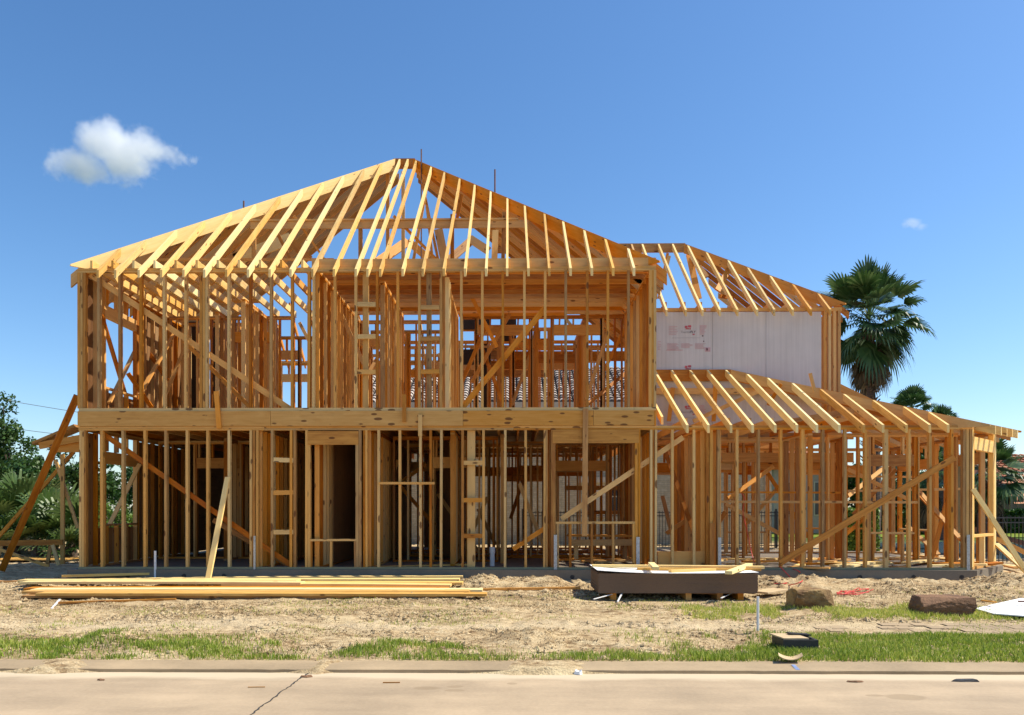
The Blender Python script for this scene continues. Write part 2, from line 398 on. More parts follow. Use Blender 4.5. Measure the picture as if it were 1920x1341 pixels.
def gz(X, Y):
    X = np.asarray(X, float); Y = np.asarray(Y, float)
    base = 0.055+0.0288*(np.clip(Y, 7.75, 14.5)-7.75)
    base = np.where(Y > 30, .245-.002*np.clip(Y-30, 0, 100), base)
    near = np.clip((Y-7.82)/.5, 0, 1)*np.clip((60-Y)/20, 0, 1)
    lump = (fbm(X*.9, Y*1.3, 3)-.5)*.10+(fbm(X*3.2, Y*4, 11)-.5)*.06+np.maximum(fbm(X*7, Y*8, 31, 3)-.60, 0)*.14
    # loose spoil thrown up against the slab
    edge = np.exp(-((Y-14.0)/.55)**2)*(Y < 14.6)
    lump = lump+edge*np.maximum(fbm(X*1.6+4, Y*1.3, 23)-.42, 0)*.55*np.clip((X+2)/1.5, .25, 1)
    # sidewalk strip on the right is flat
    for (hx, hy, hr, ha) in ((.18, 8.95, .38, .10), (-4.6, 8.75, .30, .09), (-3.4, 10.1, .5, .05), (6.6, 13.4, .7, .10), (8.7, 13.6, .8, .14)):
        lump = lump+ha*np.exp(-(((X-hx)/hr)**2+((Y-hy)/(hr*.7))**2))*(.4+1.3*fbm(X*9, Y*11, 37))
    pad = np.exp(-(((X-2.6)/1.75)**6+((Y-12.75)/.95)**6))+np.exp(-(((X-8.6)/1.9)**6+((Y-11.2)/1.2)**6))
    lump = lump*(1-.85*pad)-.05*pad
    sw = np.clip((X-3.0)/1.5, 0, 1)*np.exp(-((Y-9.75)/.55)**4)
    lump = lump*(1-sw)
    base = base-sw*.012
    mound = 1.15*np.exp(-(((X+17.2)/2.3)**2+((Y-23.5)/2.2)**2))
    # soil washed over the kerb in a few places
    k = 0
    for (cx, wdt, amt) in ((-4.55, .32, 1), (-1.92, .16, 1), (.32, .45, 1), (-6.8, .3, .8)):
        k = np.maximum(k, amt*np.exp(-((X-cx+(fbm(X*3, Y*6, 71)-.5)*.4)/wdt)**2))
    kerbz = np.interp(Y, [7.2, 7.50, 7.545, 7.62, 7.80, 7.9], [0, 0, .032, .042, .062, .06])
    spill = kerbz-.03+k*.052*(.6+.8*fbm(X*6, Y*9, 73))*np.clip((Y-7.38)/.12, 0, 1)
    t_ = np.clip((Y-7.80)/.06, 0, 1); base = base*t_+np.where(Y < 7.42, -.05, spill)*(1-t_)
    pond = np.clip((X-12.5)/.8, 0, 1)*np.clip((Y-21.5)/.8, 0, 1)*np.clip((37-Y)/1.0, 0, 1)
    return base+lump*near+mound-pond*.5
def ax(lo, hi, fine, outer):
    m = np.arange(lo, hi+1e-6, fine); return m
xs = np.concatenate([[-500, -250, -120, -70, -45], np.arange(-34, -13, .6), np.arange(-13, 13, .042), np.arange(13, 34, .6), [45, 70, 120, 250, 500]])
ys = np.concatenate([np.arange(7.36, 8.0, .02), np.arange(8.0, 15.0, .034), np.arange(15.0, 30, .3), np.arange(30, 60, 1.5), [70, 90, 130, 200, 350, 700]])
GX, GY = np.meshgrid(xs, ys); GZ = gz(GX, GY)
def grid_mesh(name, GX, GY, GZ, m):
    ny, nx = GX.shape; me = bpy.data.meshes.new(name)
    co = np.stack([GX, GY, GZ], -1).reshape(-1, 3).astype(np.float32)
    i = np.arange(ny*nx).reshape(ny, nx)
    q = np.stack([i[:-1, :-1], i[:-1, 1:], i[1:, 1:], i[1:, :-1]], -1).reshape(-1, 4)
    me.vertices.add(len(co)); me.vertices.foreach_set('co', co.ravel())
    me.loops.add(q.size); me.loops.foreach_set('vertex_index', q.ravel().astype(np.int32))
    me.polygons.add(len(q)); me.polygons.foreach_set('loop_start', np.arange(0, q.size, 4, dtype=np.int32))
    me.polygons.foreach_set('use_smooth', np.ones(len(q), bool))
    me.materials.append(m); me.update(calc_edges=True); me.validate()
    o = bpy.data.objects.new(name, me); COL.objects.link(o); return o
g_ = grid_mesh('ground', GX, GY, GZ, M['dirt']); tag(g_, 'pale sandy building site soil with ruts and clods', kind='structure')
b = MB(); b.quad([(-400, -60, 0), (400, -60, 0), (400, 7.56, 0), (-400, 7.56, 0)])
tag(b.build('street', M['street']), 'pale tan concrete street in front of the kerb', kind='structure')
b = MB(); b.quad([(-400, 7.5, -.06), (400, 7.5, -.06), (400, 8.2, -.06), (-400, 8.2, -.06)])
# kerb: small lip then a slope up to the verge
prof = [(7.545, -.05), (7.545, .030), (7.556, .035), (7.62, .042), (7.70, .056), (7.80, .062), (7.86, .06), (7.86, -.05)]
kx = np.concatenate([[-400, -60], np.arange(-8, 8.01, .12), [60, 400]])
b = MB(); nk = len(prof)
for i, x in enumerate(kx):
    wob = random.gauss(0, .003) if abs(x) < 9 else 0
    for (y, z) in prof: b.v.append((x, y+wob*(y < 7.7), z+random.gauss(0, .0012)))
for i in range(len(kx)-1):
    for k in range(nk-1):
        a = i*nk+k; b.face((a, a+nk, a+nk+1, a+1), [(0, 0)]*4, (.5, .5))
tag(b.build('kerb', M['curb'], smooth=False), 'low sloping concrete kerb along the street', kind='structure')
# joint crack across the street
b = MB(); p0 = at(466, 1345, 5.95); p0 = Vector(((466-960+20)/FPX*5.95, 5.9, 0)); p1 = gnd(577, 1264); p1.z = 0
p1 = Vector((at(577, 1266, 7.5).x, 7.50, 0)); p0 = Vector((at(470, 1340, 6.0).x, 5.98, 0)); dd = (p1-p0); pm = p0-dd*2.2; n_ = Vector((-dd.y, dd.x, 0)).normalized()
L = 90; prev = None
for i in range(L+1):
    c = pm+(p1-pm)*(i/L)+n_*random.gauss(0, .006); w_ = random.uniform(.004, .010)
    a, d = c-n_*w_, c+n_*w_; a.z = d.z = .004
    if prev: b.quad([prev[0], prev[1], d, a])
    prev = (a, d)
tag(b.build('street_crack', M['hole']), 'dark ragged joint running diagonally across the street', kind='structure')
# kerb joints
# sidewalk of worn pavers on the right
b = MB(); X = 3.6
yy0, yy1 = 9.32, 10.12
random.seed(5)
while X < 40:
    wv = .205
    for j in range(4):
        y0 = yy0+j*.2; off = (j % 2)*.1
        z = gbase(y0+.1)-.004+random.gauss(0, .0015); t = (random.random(), random.random())
        if X < 6 and random.random() > (X-3.2)/2.4: continue
        b.quad([(X+off+.006, y0+.005, z), (X+off+wv-.006, y0+.005, z), (X+off+wv-.006, y0+.195, z+.0055), (X+off+.006, y0+.195, z+.0055)], t)
    X += wv
tag(b.build('sidewalk', M['curb']), 'worn paver footpath crossing the verge at the right', kind='structure')
# pond beyond the wing
b = MB(); b.quad([(12.0, 21.0, .10), (60, 21.0, .10), (60, 37.5, .10), (12.0, 37.5, .10)])
tag(b.build('water', M['water']), 'blue pond water behind the iron fence at the right', kind='structure')
b = MB(); b.quad([(10.5, 37.6, .26), (90, 37.6, .26), (90, 50, .8), (10.5, 50, .8)])
tag(b.build('lawn', M['grass']), 'mown green bank beyond the pond', kind='structure')

# ================================================================== the framed house
H = thing('wood_frame_house', (X0, F, 0), 'unfinished two-storey house of bare pine framing on a concrete slab, with hip roof rafters', 'house')
def P(builder, name, m=None, parent=H, label=None, kind=None, **k):
    o = builder.build(name, m or M['wood'], parent, **k)
    if label: o['label'] = label
    if kind: o['kind'] = kind
    return o
SW, SD = .045, .09               # stud face and depth
NS = [0]
# --- slab
b = MB(); poly = [(X0-.16, F-.1), (XW+.03, F-.1), (XC+.12, YC-.02), (XC+.12, 21.2), (X0-.16, 24.8)]
b.prism(poly, -.05, Z0)
slab = P(b, 'foundation_slab', M['slab'])
hb = MB()
for px in (928, 1073, 1518, 1612, 1713, 1803, 147, 240, 345, 420, 700):
    c = at(px, 1082 if px > 600 else 1080, F-.1); hb = MB()
    n = 12; ring = []
    for k in range(n):
        a = 2*math.pi*k/n; ring.append((c.x+math.cos(a)*.045*random.uniform(.85, 1.15), F-.102, c.z+math.sin(a)*.04*random.uniform(.85, 1.15)))
    hb.quad(list(reversed(ring))); P(hb, 'form_hole', M['hole'], slab)
# --- front walls: plates
def plate(wall_name, xa, xb, za, zb, Y=F, m='wood_old_shaded', n=1, seglen=4.2, label=None):
    bb = MB(); x = xa
    while x < xb-.01:
        x2 = min(xb, x+seglen*random.uniform(.8, 1.15))
        if xb-x2 < .6: x2 = xb
        for k in range(n):
            h = (zb-za)/n
            bb.box(x, x2-.003, Y+random.uniform(0, .004), Y+SD+.004, za+k*h, za+(k+1)*h-.002)
        x = x2
    return P(bb, wall_name, M[m], label=label)
low = plate('lower_front_wall', X0, XW, Z1-.08, Z1-.002, n=2, label='ground floor front wall frame of bare studs under a double plate')
upp = plate('upper_front_wall', X0, X1, Z3-.08, Z3, n=2, label='upper floor front wall frame of bare studs under the rafters')
bb = MB(); bb.box(X0, XW-.02, F-.004, F+SD+.01, Z0+.001, Z0+.042); P(bb, 'sole_plate', M['treated'], low)
bb = MB(); bb.box(X0+.01, X1, F-.01, F+SD+.01, Z2-.022, Z2+.036); P(bb, 'sole_plate', M['wood_old_shaded'], upp)
def stud(px0, px1, z0, z1, wall, Y=F, m='wood_old_shaded', name='stud', lean=0, d=SD):
    bb = MB(); c = (px0+px1)/2; x = xat(c, Y); ww = (px1-px0)/FPX*Y
    bb.board((x+random.gauss(0, .002), Y+d/2, z0), (x+lean+random.gauss(0, .003), Y+d/2+random.gauss(0, .002), z1), ww, d, (0, 1, 0))
    NS[0] += 1
    return P(bb, name, M[m], wall)
UL = [184, 224, 263.5, 307.4, 347.4, 428.3, 469, 508, 547, 587.5, 628, 667, 706.6, 746, 786, 826, 865, 904, 943, 983, 1022, 1061, 1101, 1140, 1179]
for px in UL: stud(px-2.3, px+2.3, Z2+.036, Z3-.08, upp)
for a, c in ((144.8, 149.6), (150.2, 154.6), (155.2, 160), (374, 379), (379.7, 384.5), (385.2, 390), (576, 581.5), (1217, 1221.5), (1222, 1226), (1226.5, 1231)):
    stud(a, c, Z2+.036, Z3-.08, upp)
for a, c in ((680, 691), (800, 809.5)): stud(a, c, Z2+.036, Z3-.08, upp, Y=F+.12, d=.045, name='backing_board')
LL = [190.4, 230, 271, 310, 350, 389, 429, 482, 510, 552, 709.5, 749.6, 788, 827, 867, 907, 947, 985.7, 1261, 1301.5, 1382.6, 1423, 1465, 1543.7, 1585, 1624, 1705.4, 1745, 1786]
for px in LL: stud(px-2.3, px+2.3, Z0+.042, Z1-.08, low)
for a, c in ((148, 152.5), (153, 157), (157.5, 161), (468, 472.5), (473, 478), (543, 548), (805, 809.5), (1019, 1023), (1023.5, 1027), (1033, 1041), (1219, 1223), (1223.5, 1227.5), (1228, 1232), (1324, 1330), (1331, 1337), (1345, 1350), (1503, 1509), (1659, 1666), (1806, 1811), (1812, 1817), (1818, 1823), (681, 684.7), (685.2, 689)):
    stud(a, c, Z0+.042, Z1-.08, low)
stud(876, 891, Z0+.01, Z1-.08, low, Y=F+.10, d=.045, name='backing_board')
def hblock(px0, px1, py, wall, h=8.6, Y=F, d=.045, name='blocking', m='wood_old_shaded'):
    bb = MB(); a = at(px0, py, Y); c = at(px1, py, Y)
    bb.board((a.x, Y+d/2+.004, a.z), (c.x, Y+d/2+.004, c.z+random.gauss(0, .006)), h/FPX*Y, d, (0, 1, 0))
    return P(bb, name, M[m], wall)
for py in (862, 924, 998): hblock(512.6, 549.6, py, low)
for py in (868, 938, 1005): hblock(869.5, 904.6, py, low, 8)
for py in (570, 631, 697): hblock(669.6, 704.2, py, upp, 8.4)
for py in (576, 635, 697): hblock(788.6, 823.6, py, upp, 8)
hblock(710, 815, 906, low, 4.5, Y=F-.045, name='cross_rail')
# framed openings: door and window
def header(px0, px1, pya, pyb, wall, Y=F):
    bb = MB(); a = at(px0, pyb, Y); c = at(px1, pya, Y)
    bb.board((a.x, Y+.02, (a.z+c.z)/2), (c.x, Y+.02, (a.z+c.z)/2), c.z-a.z, .05, (0, 1, 0), tint=(.30, .3))
    P(bb, 'header', M['wood_old_shaded'], wall)
header(577, 672, 808.5, 834, low, Y=F-.006); header(1036, 1198, 806, 831, low, Y=F-.006)
for a, c in ((572, 576.6), (672.6, 678)): stud(a, c, Z0+.042, Z1-.08, low, name='king_stud')
for a, c in ((577, 582), (666.5, 672)): stud(a, c, Z0+.042, zat(600, 834, F), low, name='jack_stud')
for a, c in ((1037, 1041.5), (1191, 1196)): stud(a, c, Z0+.042, zat(1100, 831, F), low, name='jack_stud')
for a, c in ((1197, 1201),): stud(a, c, Z0+.042, Z1-.08, low, name='king_stud')
hblock(579, 668, 1013, low, 4, name='window_sill'); hblock(1042, 1191, 980.5, low, 4.5, name='window_sill')
for px in (582, 620, 666): stud(px-2, px+2, Z0+.042, zat(600, 1015, F), low, name='cripple_stud')
for px in (1046, 1070, 1110, 1150, 1188.5): stud(px-2, px+2, Z0+.042, zat(1100, 983, F), low, name='cripple_stud')
# rim boards
ri = None
for a, c in ((147, 508), (508.6, 868), (868.6, 1112), (1112.6, 1226)):
    bb = MB(); bb.box(xat(a, F), xat(c, F), F-.03, F+.012, Z1, Z2-.024, tint=(random.uniform(.5, .72), random.random())); P(bb, 'rim_board', M['wood_old_shaded'])
bb = MB(); bb.box(xat(1226.5, F), X1, F-.028, F+.5, Z1, Z2-.024); P(bb, 'rim_board', M['wood'])
for xs_ in (X0, X1-.04):
    bb = MB(); bb.box(xs_, xs_+.04, F+(.02 if xs_ < 0 else .52), 24.5, Z1+.003, Z2-.03); P(bb, 'rim_board', M['wood'])
# let-in braces behind the studs
def brace(pa, pb, Ya, Yb, wd, parent, th=.02, name='brace', m='wood'):
    a = at(pa[0], pa[1], Ya); c = at(pb[0], pb[1], Yb); bb = MB(); bb.board(a, c, wd, th, (0, 1, 0))
    return P(bb, name, M[m], parent)
KB = F+SD+.02
brace((168, 514), (548, 770), KB, KB, .11, upp); brace((1022, 578), (864, 768), KB, KB, .11, upp)
brace((188, 810), (546, 1060), KB, KB, .10, low); brace((1053, 973), (1281, 820), KB, KB, .10, low)
brace((962, 1030), (1030, 985), KB, KB, .09, low); brace((1462, 1056), (1790, 858), F-.025, F-.025, .115, low, .035)
brace((400, 975), (545, 1062), KB+.8, KB+.8, .10, low)
brace((1360, 960), (1300, 1058), KB+1.2, KB+1.2, .09, low)
for (a, c, y0, y1) in ((475, 479, 1005, 1068), (1038.5, 1044.5, 1003, 1066), (1193, 1199.5, 1007, 1062), (1346.5, 1352.5, 1008, 1062), (1813, 1819, 1003, 1068)):
    bb = MB(); p = at(a, y1, F-.035); q = at(c, y0, F-.035); bb.box(p.x, q.x, F-.033, F-.03, p.z-.02, q.z); P(bb, 'metal_strap', M['galv'], low)
# boards nailed on the rim
bb = MB(); bb.board(at(405.5, 734, F-.055), at(411, 803, F-.055), .085, .04, (0, 1, 0)); P(bb, 'cleat', M['wood'])
bb = MB(); bb.board(at(788, 778, F-.055), at(788, 818, F-.055), .075, .04, (0, 1, 0)); P(bb, 'cleat', M['wood_old_shaded'])
bb = MB(); bb.board(at(758, 740, F-.055), at(758, 791, F-.055), .07, .04, (0, 1, 0)); P(bb, 'cleat', M['wood_old_shaded'])
bb = MB(); bb.board(at(1098, 766, F-.06), at(1096, 1005, F-.06), .10, .04, (0, 1, 0)); P(bb, 'post_board', M['wood'])
# header lumber leaning low in the wing
bb = MB(); bb.board(at(1233, 1047, F+.14), at(1334, 1047, F+.14), .27, .04, (0, 1, 0)); P(bb, 'skirt_board', M['wood'], low)
bb = MB(); bb.board(at(1335, 1059, F-.03), at(1335, 981, F-.03), .085, .04, (0, 1, 0)); P(bb, 'short_board', M['wood'], low)
# --- chamfered corner and right wall of the wing
ch = (Vector((XC, YC, 0))-Vector((XW, F, 0))); chn = Vector((1, -1, 0)).normalized(); CL = ch.length; cd = ch.normalized()
wb = MB()
def cpt(t, z, off=0): return Vector((XW, F, z))+cd*t-chn*(SD/2+off)
wb.board(cpt(0, Z1-.04), cpt(CL, Z1-.04), .078, SD, chn); wb.board(cpt(.02, Z0+.03), cpt(CL, Z0+.03), .05, SD, chn)
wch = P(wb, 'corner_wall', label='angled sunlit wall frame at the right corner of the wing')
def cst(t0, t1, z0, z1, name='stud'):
    bb = MB(); bb.board(cpt((t0+t1)/2, z0), cpt((t0+t1)/2, z1), t1-t0, SD, chn); P(bb, name, M['wood_pale_sunlit'], wch)
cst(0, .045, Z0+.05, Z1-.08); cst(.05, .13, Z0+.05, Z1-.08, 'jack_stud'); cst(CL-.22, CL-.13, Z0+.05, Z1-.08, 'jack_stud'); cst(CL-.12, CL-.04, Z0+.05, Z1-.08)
bb = MB(); bb.board(cpt(.13, Z1-.33, -.002), cpt(CL-.22, Z1-.33, -.002), .24, SD, chn); P(bb, 'header', M['wood_pale_sunlit'], wch)
bb = MB(); bb.board(cpt(.13, 1.09), cpt(CL-.22, 1.09), .05, SD, chn); P(bb, 'window_sill', M['wood_pale_sunlit'], wch)
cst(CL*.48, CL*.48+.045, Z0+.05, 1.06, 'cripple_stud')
# general wall builder; studs beyond the first hundred gather in one mass
mass = MB()
def wallseg(p0, p1, z0, z1, name, openings=(), sp=.406, to_mass=True, label=None, m='wood', jit=.004, sheet=None):
    p0 = Vector((p0[0], p0[1], 0)); p1 = Vector((p1[0], p1[1], 0)); a = (p1-p0); L = a.length; a.normalize(); n = Vector((-a.y, a.x, 0))
    bb = MB(); up = Vector((0, 0, 1)); extra = []
    bb.board(p0+up*(z1-.02), p1+up*(z1-.02), .038, SD, n); bb.board(p0+up*(z1-.06), p1+up*(z1-.06), .038, SD, n); s0_ = MB(); s0_.board(p0+up*(z0+.02), p1+up*(z0+.02), .04, SD, n); extra.append(('sole_plate', s0_))
    ts = list(np.arange(.02, L, sp))+[L-.02]
    def st(t, za, zb):
        if to_mass: mass.board(p0+a*t+up*za, p0+a*(t+random.gauss(0, jit))+up*zb, .04, SD, n)
        else:
            s_ = MB(); s_.board(p0+a*t+up*za, p0+a*t+up*zb, .04, SD, n); return s_
    wo_st = []
    for t in ts:
        seg = [(z0+.04, z1-.08)]
        for (o0, o1, zb, zt) in openings:
            if o0 < t < o1: seg = [(z0+.04, zb-.02), (zt+.25, z1-.08)]
        for (za, zb) in seg:
            if zb-za > .1: wo_st.append((t, za, zb))
    for (o0, o1, zb, zt) in openings:
        for t in (o0-.06, o0-.02, o1+.02, o1+.06): wo_st.append((t, z0+.04, z1-.08))
        hb_ = MB(); hb_.board(p0+a*o0+up*(zt+.12), p0+a*o1+up*(zt+.12), .24, SD*.98, n); extra.append(('header', hb_))
        if zb > z0+.1: hb_ = MB(); hb_.board(p0+a*o0+up*zb, p0+a*o1+up*zb, .04, SD, n); extra.append(('window_sill', hb_))
    wo = P(bb, name, M[m], label=label)
    for nm, q_ in extra: P(q_, nm, M[m], wo)
    for (t, za, zb) in wo_st:
        if to_mass: st(t, za, zb)
        else: P(st(t, za, zb), 'stud', M[m], wo)
    return wo
# left outer walls
wallseg((X0+.045, F+.1), (X0+.045, 19.5), Z2, Z3, 'left_wall', [(.75, 2.05, 4.07, 5.5)], to_mass=True, label='upper left side wall frame with a window opening')
wallseg((X0+.045, F+.1), (X0+.045, 19.5), Z0, Z1, 'left_wall', [(.75, 2.05, 1.28, 2.53)], to_mass=True, label='lower left side wall frame with a window opening')
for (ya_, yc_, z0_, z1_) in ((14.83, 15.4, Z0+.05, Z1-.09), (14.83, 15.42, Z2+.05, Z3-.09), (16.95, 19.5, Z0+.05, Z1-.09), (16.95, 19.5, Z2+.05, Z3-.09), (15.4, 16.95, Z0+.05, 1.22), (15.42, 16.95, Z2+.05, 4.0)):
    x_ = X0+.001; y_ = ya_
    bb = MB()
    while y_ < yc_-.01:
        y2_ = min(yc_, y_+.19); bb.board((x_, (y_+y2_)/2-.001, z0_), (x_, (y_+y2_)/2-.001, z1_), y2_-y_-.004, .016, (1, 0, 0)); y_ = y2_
    P(bb, 'boarding_or_blocker', M['boarding'])
# right outer wall of the main block
wallseg((X1-.05, F+.1), (X1-.05, 18.2), Z2, Z3, 'right_wall', sp=.406, to_mass=False, label='upper right side wall frame glowing orange in bounced light')
# wing right wall and back wall
wallseg((XC-.05, YC+.1), (XC-.05, 20.3), Z0, Z1, 'wing_right_wall', [(.35, 1.45, 1.05, 2.55), (2.2, 3.7, 1.1, 2.55)])
wallseg((X1+.2, 20.3), (XC-.1, 20.3), Z0, Z1, 'wing_back_wall', [(.5, 2.0, Z0, 2.5), (2.7, 3.7, 1.0, 2.5), (4.7, 6.3, 1.1, 2.5)])
# interior partitions, both floors
UY = [(-3.75, F+.1, 19.6), (-2.62, F+.9, 18.4), (-1.33, F+.1, 18.6), (-5.9, 16.9, 19.5), (.6, 18.6, 22.0), (-4.6, 18.6, 23.0), (1.75, 18.6, 21.2), (-.35, 19.9, 22.8), (-6.9, 18.0, 20.5)]
for (x, ya, yb) in UY: wallseg((x, ya), (x, yb), Z2, Z3, 'partition_wall', sp=.3)
UX = [(18.45, X0+.1, -5.2, [(1.6, 2.5, Z2, 5.6)]), (18.9, -5.0, -1.4, [(1.2, 2.1, Z2, 5.6)]), (18.45, -1.2, X1-.1, [(.4, 1.6, Z2, 5.75), (2.2, 3.3, Z2, 5.75)]), (21.2, -4.6, 2.5, [(3.2, 4.6, 4.2, 5.7), (5.2, 6.4, 4.2, 5.6)]), (23.0, -5.5, 2.7, [(.6, 2.2, 4.2, 5.75), (3.0, 4.6, 4.1, 5.75), (5.2, 7.6, 4.1, 5.75)]), (20.4, 2.7, 5.2, [(.5, 2, Z2, 5.7)]), (19.1, X0+.3, -5.9, []), (19.7, -1.3, X1-.1, [(1.3, 2.2, Z2, 5.7)]), (19.95, -3.65, -1.4, [(.5, .9, Z2, 5.5)]), (24.2, X0+.3, -4.7, [(.8, 1.6, 4.3, 5.6)]), (22.1, -1.2, 2.6, [(.6, 1.5, 4.2, 5.6)]), (24.0, -4.5, 2.7, [(1, 2.2, 4.2, 5.7), (4.5, 5.6, 4.2, 5.7)]), (20.6, X0+.3, -4.7, [(1.4, 2.3, 4.3, 5.6)]), (21.9, -5.4, -2.2, [(.5, 1.3, Z2, 5.6)])]
for (y, xa, xb, op) in UX: wallseg((xa, y), (xb, y), Z2, Z3, 'partition_wall', op, sp=.33)
LY = [(-4.85, F+.1, 19.0), (-3.75, F+.1, 18.0), (-2.75, F+.1, 19.5), (-1.2, 15.6, 19.4), (-.2, 16.4, 18.2), (.75, F+.1, 17.2), (-6.4, 17.2, 21.0), (3.65, F+.12, 17.6), (3.95, F+.12, 16.4), (6.1, 15.9, 17.4), (7.2, 16.8, 17.9), (2.72, F+.12, 19.2)]
for (x, ya, yb) in LY: wallseg((x, ya), (x, yb), Z0, Z1, 'partition_wall', sp=.27 if x < 3 else .34)
LX = [(17.9, X0+.1, -4.9, [(.9, 1.9, Z0, 2.55)]), (19.4, -4.8, -1.2, [(2.2, 3.2, Z0, 2.55)]), (18.2, -.2, 2.7, [(1.0, 2.4, Z0, 2.5)]), (21.0, -6.3, 2.6, [(1, 2.2, 1.2, 2.4), (5.0, 6.6, Z0, 2.5), (7.2, 8.5, Z0, 2.5)]), (17.7, 3.7, 7.4, [(.3, 1.3, Z0, 2.5), (1.9, 3.3, Z0, 2.5)]), (16.9, -2.6, -.3, [(.9, 1.6, Z0, 2.5)]), (20.2, -1.1, 2.6, [(1.3, 2.1, Z0, 2.5)]), (22.4, -2.4, 2.6, [(2.2, 3.4, Z0, 2.4)]), (18.75, -2.5, 2.6, [(1.3, 1.9, Z0, 2.4), (3.6, 4.4, Z0, 2.5)]), (16.3, 6.6, 9.3, [(.9, 1.8, 1.1, 2.5)]), (19.1, 2.8, 6.0, [(.6, 1.4, Z0, 2.5), (2, 2.9, Z0, 2.5)])]
for (y, xa, xb, op) in LX: wallseg((xa, y), (xb, y), Z0, Z1, 'partition_wall', op, sp=.31)
# posts with sunlight put into their pale colour, inner corner of upper room
for k in range(4):
    bb = MB(); bb.board((-1.27, F+.35+k*.16, Z2), (-1.27, F+.35+k*.16, Z3-.1), .04, .09, (1, 0, 0)); P(bb, 'corner_post', M['wood_pale_sunlit'], upp)
# horizontal rails and temporary braces inside
for (pa, pb, Y, wd) in (((1350, 923), (1590, 924), 16.6, .04), ((1350, 941), (1720, 942), 16.2, .05), ((1585, 921), (1800, 917), 16.9, .05), ((1353, 858), (1600, 858), 17.6, .22), ((1240, 822), (1600, 822), 17.75, .05), ((1590, 893), (1760, 895), 19.9, .05),
    ((1095, 961), (1190, 961), 20.6, .10), ((1060, 915), (1210, 915), 20.8, .12), ((860, 591), (1060, 589), 18.3, .07), ((860, 650), (1180, 650), 21.0, .07), ((950, 668), (1185, 668), 22.0, .28), ((860, 700), (960, 700), 21.5, .18), ((247, 487), (626, 487), 15.9, .05), ((195, 565), (500, 566), 19.0, .06), ((860, 545), (1180, 548), 18.6, .06)):
    bb = MB(); bb.board(at(*pa, Y), at(*pb, Y), wd, .04, (0, 1, 0)); P(bb, 'rail', M['wood'])
random.seed(21)
TB = [((345, 640), (470, 765), 16.2, 16.2), ((190, 590), (235, 740), 15.3, 17.0), ((205, 755), (262, 640), 15.5, 17.5), ((262, 740), (330, 620), 15.8, 18), ((285, 765), (240, 700), 16.5, 16), ((640, 590), (690, 700), 17, 17), ((1100, 760), (1185, 690), 18, 19), ((1185, 590), (1130, 700), 19, 20), ((960, 760), (1010, 620), 20, 20),
      ((1250, 1000), (1310, 960), 17, 16), ((1365, 935), (1450, 875), 16.3, 17.0), ((1360, 945), (1470, 1005), 17, 17.4), ((1245, 840), (1305, 1010), 16.2, 15.6), ((1600, 965), (1680, 880), 18.5, 18.5), ((1590, 880), (1700, 935), 18, 18), ((1590, 930), (1680, 860), 17, 18.4), ((1705, 900), (1800, 1010), 17.5, 16.0), ((1725, 930), (1805, 1015), 18.0, 16.3), ((1750, 1040), (1790, 880), 17, 17), ((1700, 985), (1760, 1040), 18, 17), ((680, 955), (800, 870), 19, 18), ((740, 900), (815, 985), 18, 18), ((205, 985), (262, 870), 16, 16.4), ((640, 870), (700, 930), 18, 18), ((620, 1010), (690, 960), 18, 18.6)]
for k_ in range(26):
    up_ = k_ < 15; Y_ = random.uniform(17.2, 22.5); px_ = random.uniform(250, 1170) if up_ else random.uniform(470, 1560); py_ = random.uniform(640, 762) if up_ else random.uniform(960, 1050)
    if not up_: Y_ = random.uniform(16.5, 19.0)
    d_ = random.choice((-1, 1))*random.uniform(25, 80); h_ = random.uniform(60, 130)
    TB.append(((px_, py_), (px_+d_, py_-h_), Y_, Y_+random.uniform(-.6, .8)))
for (pa, pb, Ya, Yb) in TB: brace(pa, pb, Ya, Yb, .085, H, .036, 'temporary_brace')
# dark felt-backed panels and brown boarding, then added light-blocking panels
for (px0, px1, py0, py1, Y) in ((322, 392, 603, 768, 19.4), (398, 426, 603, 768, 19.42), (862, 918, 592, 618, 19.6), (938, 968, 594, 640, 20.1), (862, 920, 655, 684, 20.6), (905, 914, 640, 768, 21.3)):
    a = at(px0, py1, Y); c = at(px1, py0, Y); bb = MB(); bb.box(a.x, c.x, Y, Y+.015, a.z, c.z); P(bb, 'boarding_or_blocker', M['darkpanel'], label='dark sheathing panel seen from inside in shade')
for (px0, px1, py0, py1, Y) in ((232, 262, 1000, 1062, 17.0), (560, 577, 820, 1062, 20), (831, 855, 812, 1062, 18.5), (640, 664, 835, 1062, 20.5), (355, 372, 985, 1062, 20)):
    a = at(px0, py1, Y); c = at(px1, py0, Y); bb = MB(); bb.box(a.x, c.x, Y, Y+.015, max(a.z, Z0+.01), c.z); P(bb, 'boarding_or_blocker', M['boarding'])
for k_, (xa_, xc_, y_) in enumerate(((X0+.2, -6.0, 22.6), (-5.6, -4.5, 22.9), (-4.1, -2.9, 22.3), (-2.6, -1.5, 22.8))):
    bb = MB(); bb.box(xa_, xc_, y_, y_+.015, Z0+.01, Z2-.04); P(bb, 'boarding_or_blocker', M['boarding'])  # added back panels that keep daylight out of the lower floor
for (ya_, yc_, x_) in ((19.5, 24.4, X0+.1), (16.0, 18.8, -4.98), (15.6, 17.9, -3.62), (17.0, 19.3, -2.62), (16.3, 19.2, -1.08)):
    bb = MB(); bb.box(x_, x_+.012, ya_, yc_, Z0+.05, Z2-.04 if x_ < -8 else Z1-.1); P(bb, 'boarding_or_blocker', M['boarding'])  # added blockers behind the studs, put in to darken the lower rooms
# olive plywood by the wing corner
a = at(1789, 1003, 17.2); c = at(1806, 856, 17.2); bb = MB(); bb.box(a.x, c.x, 17.2, 17.22, a.z, c.z); P(bb, 'plywood_panel', M['treated'])
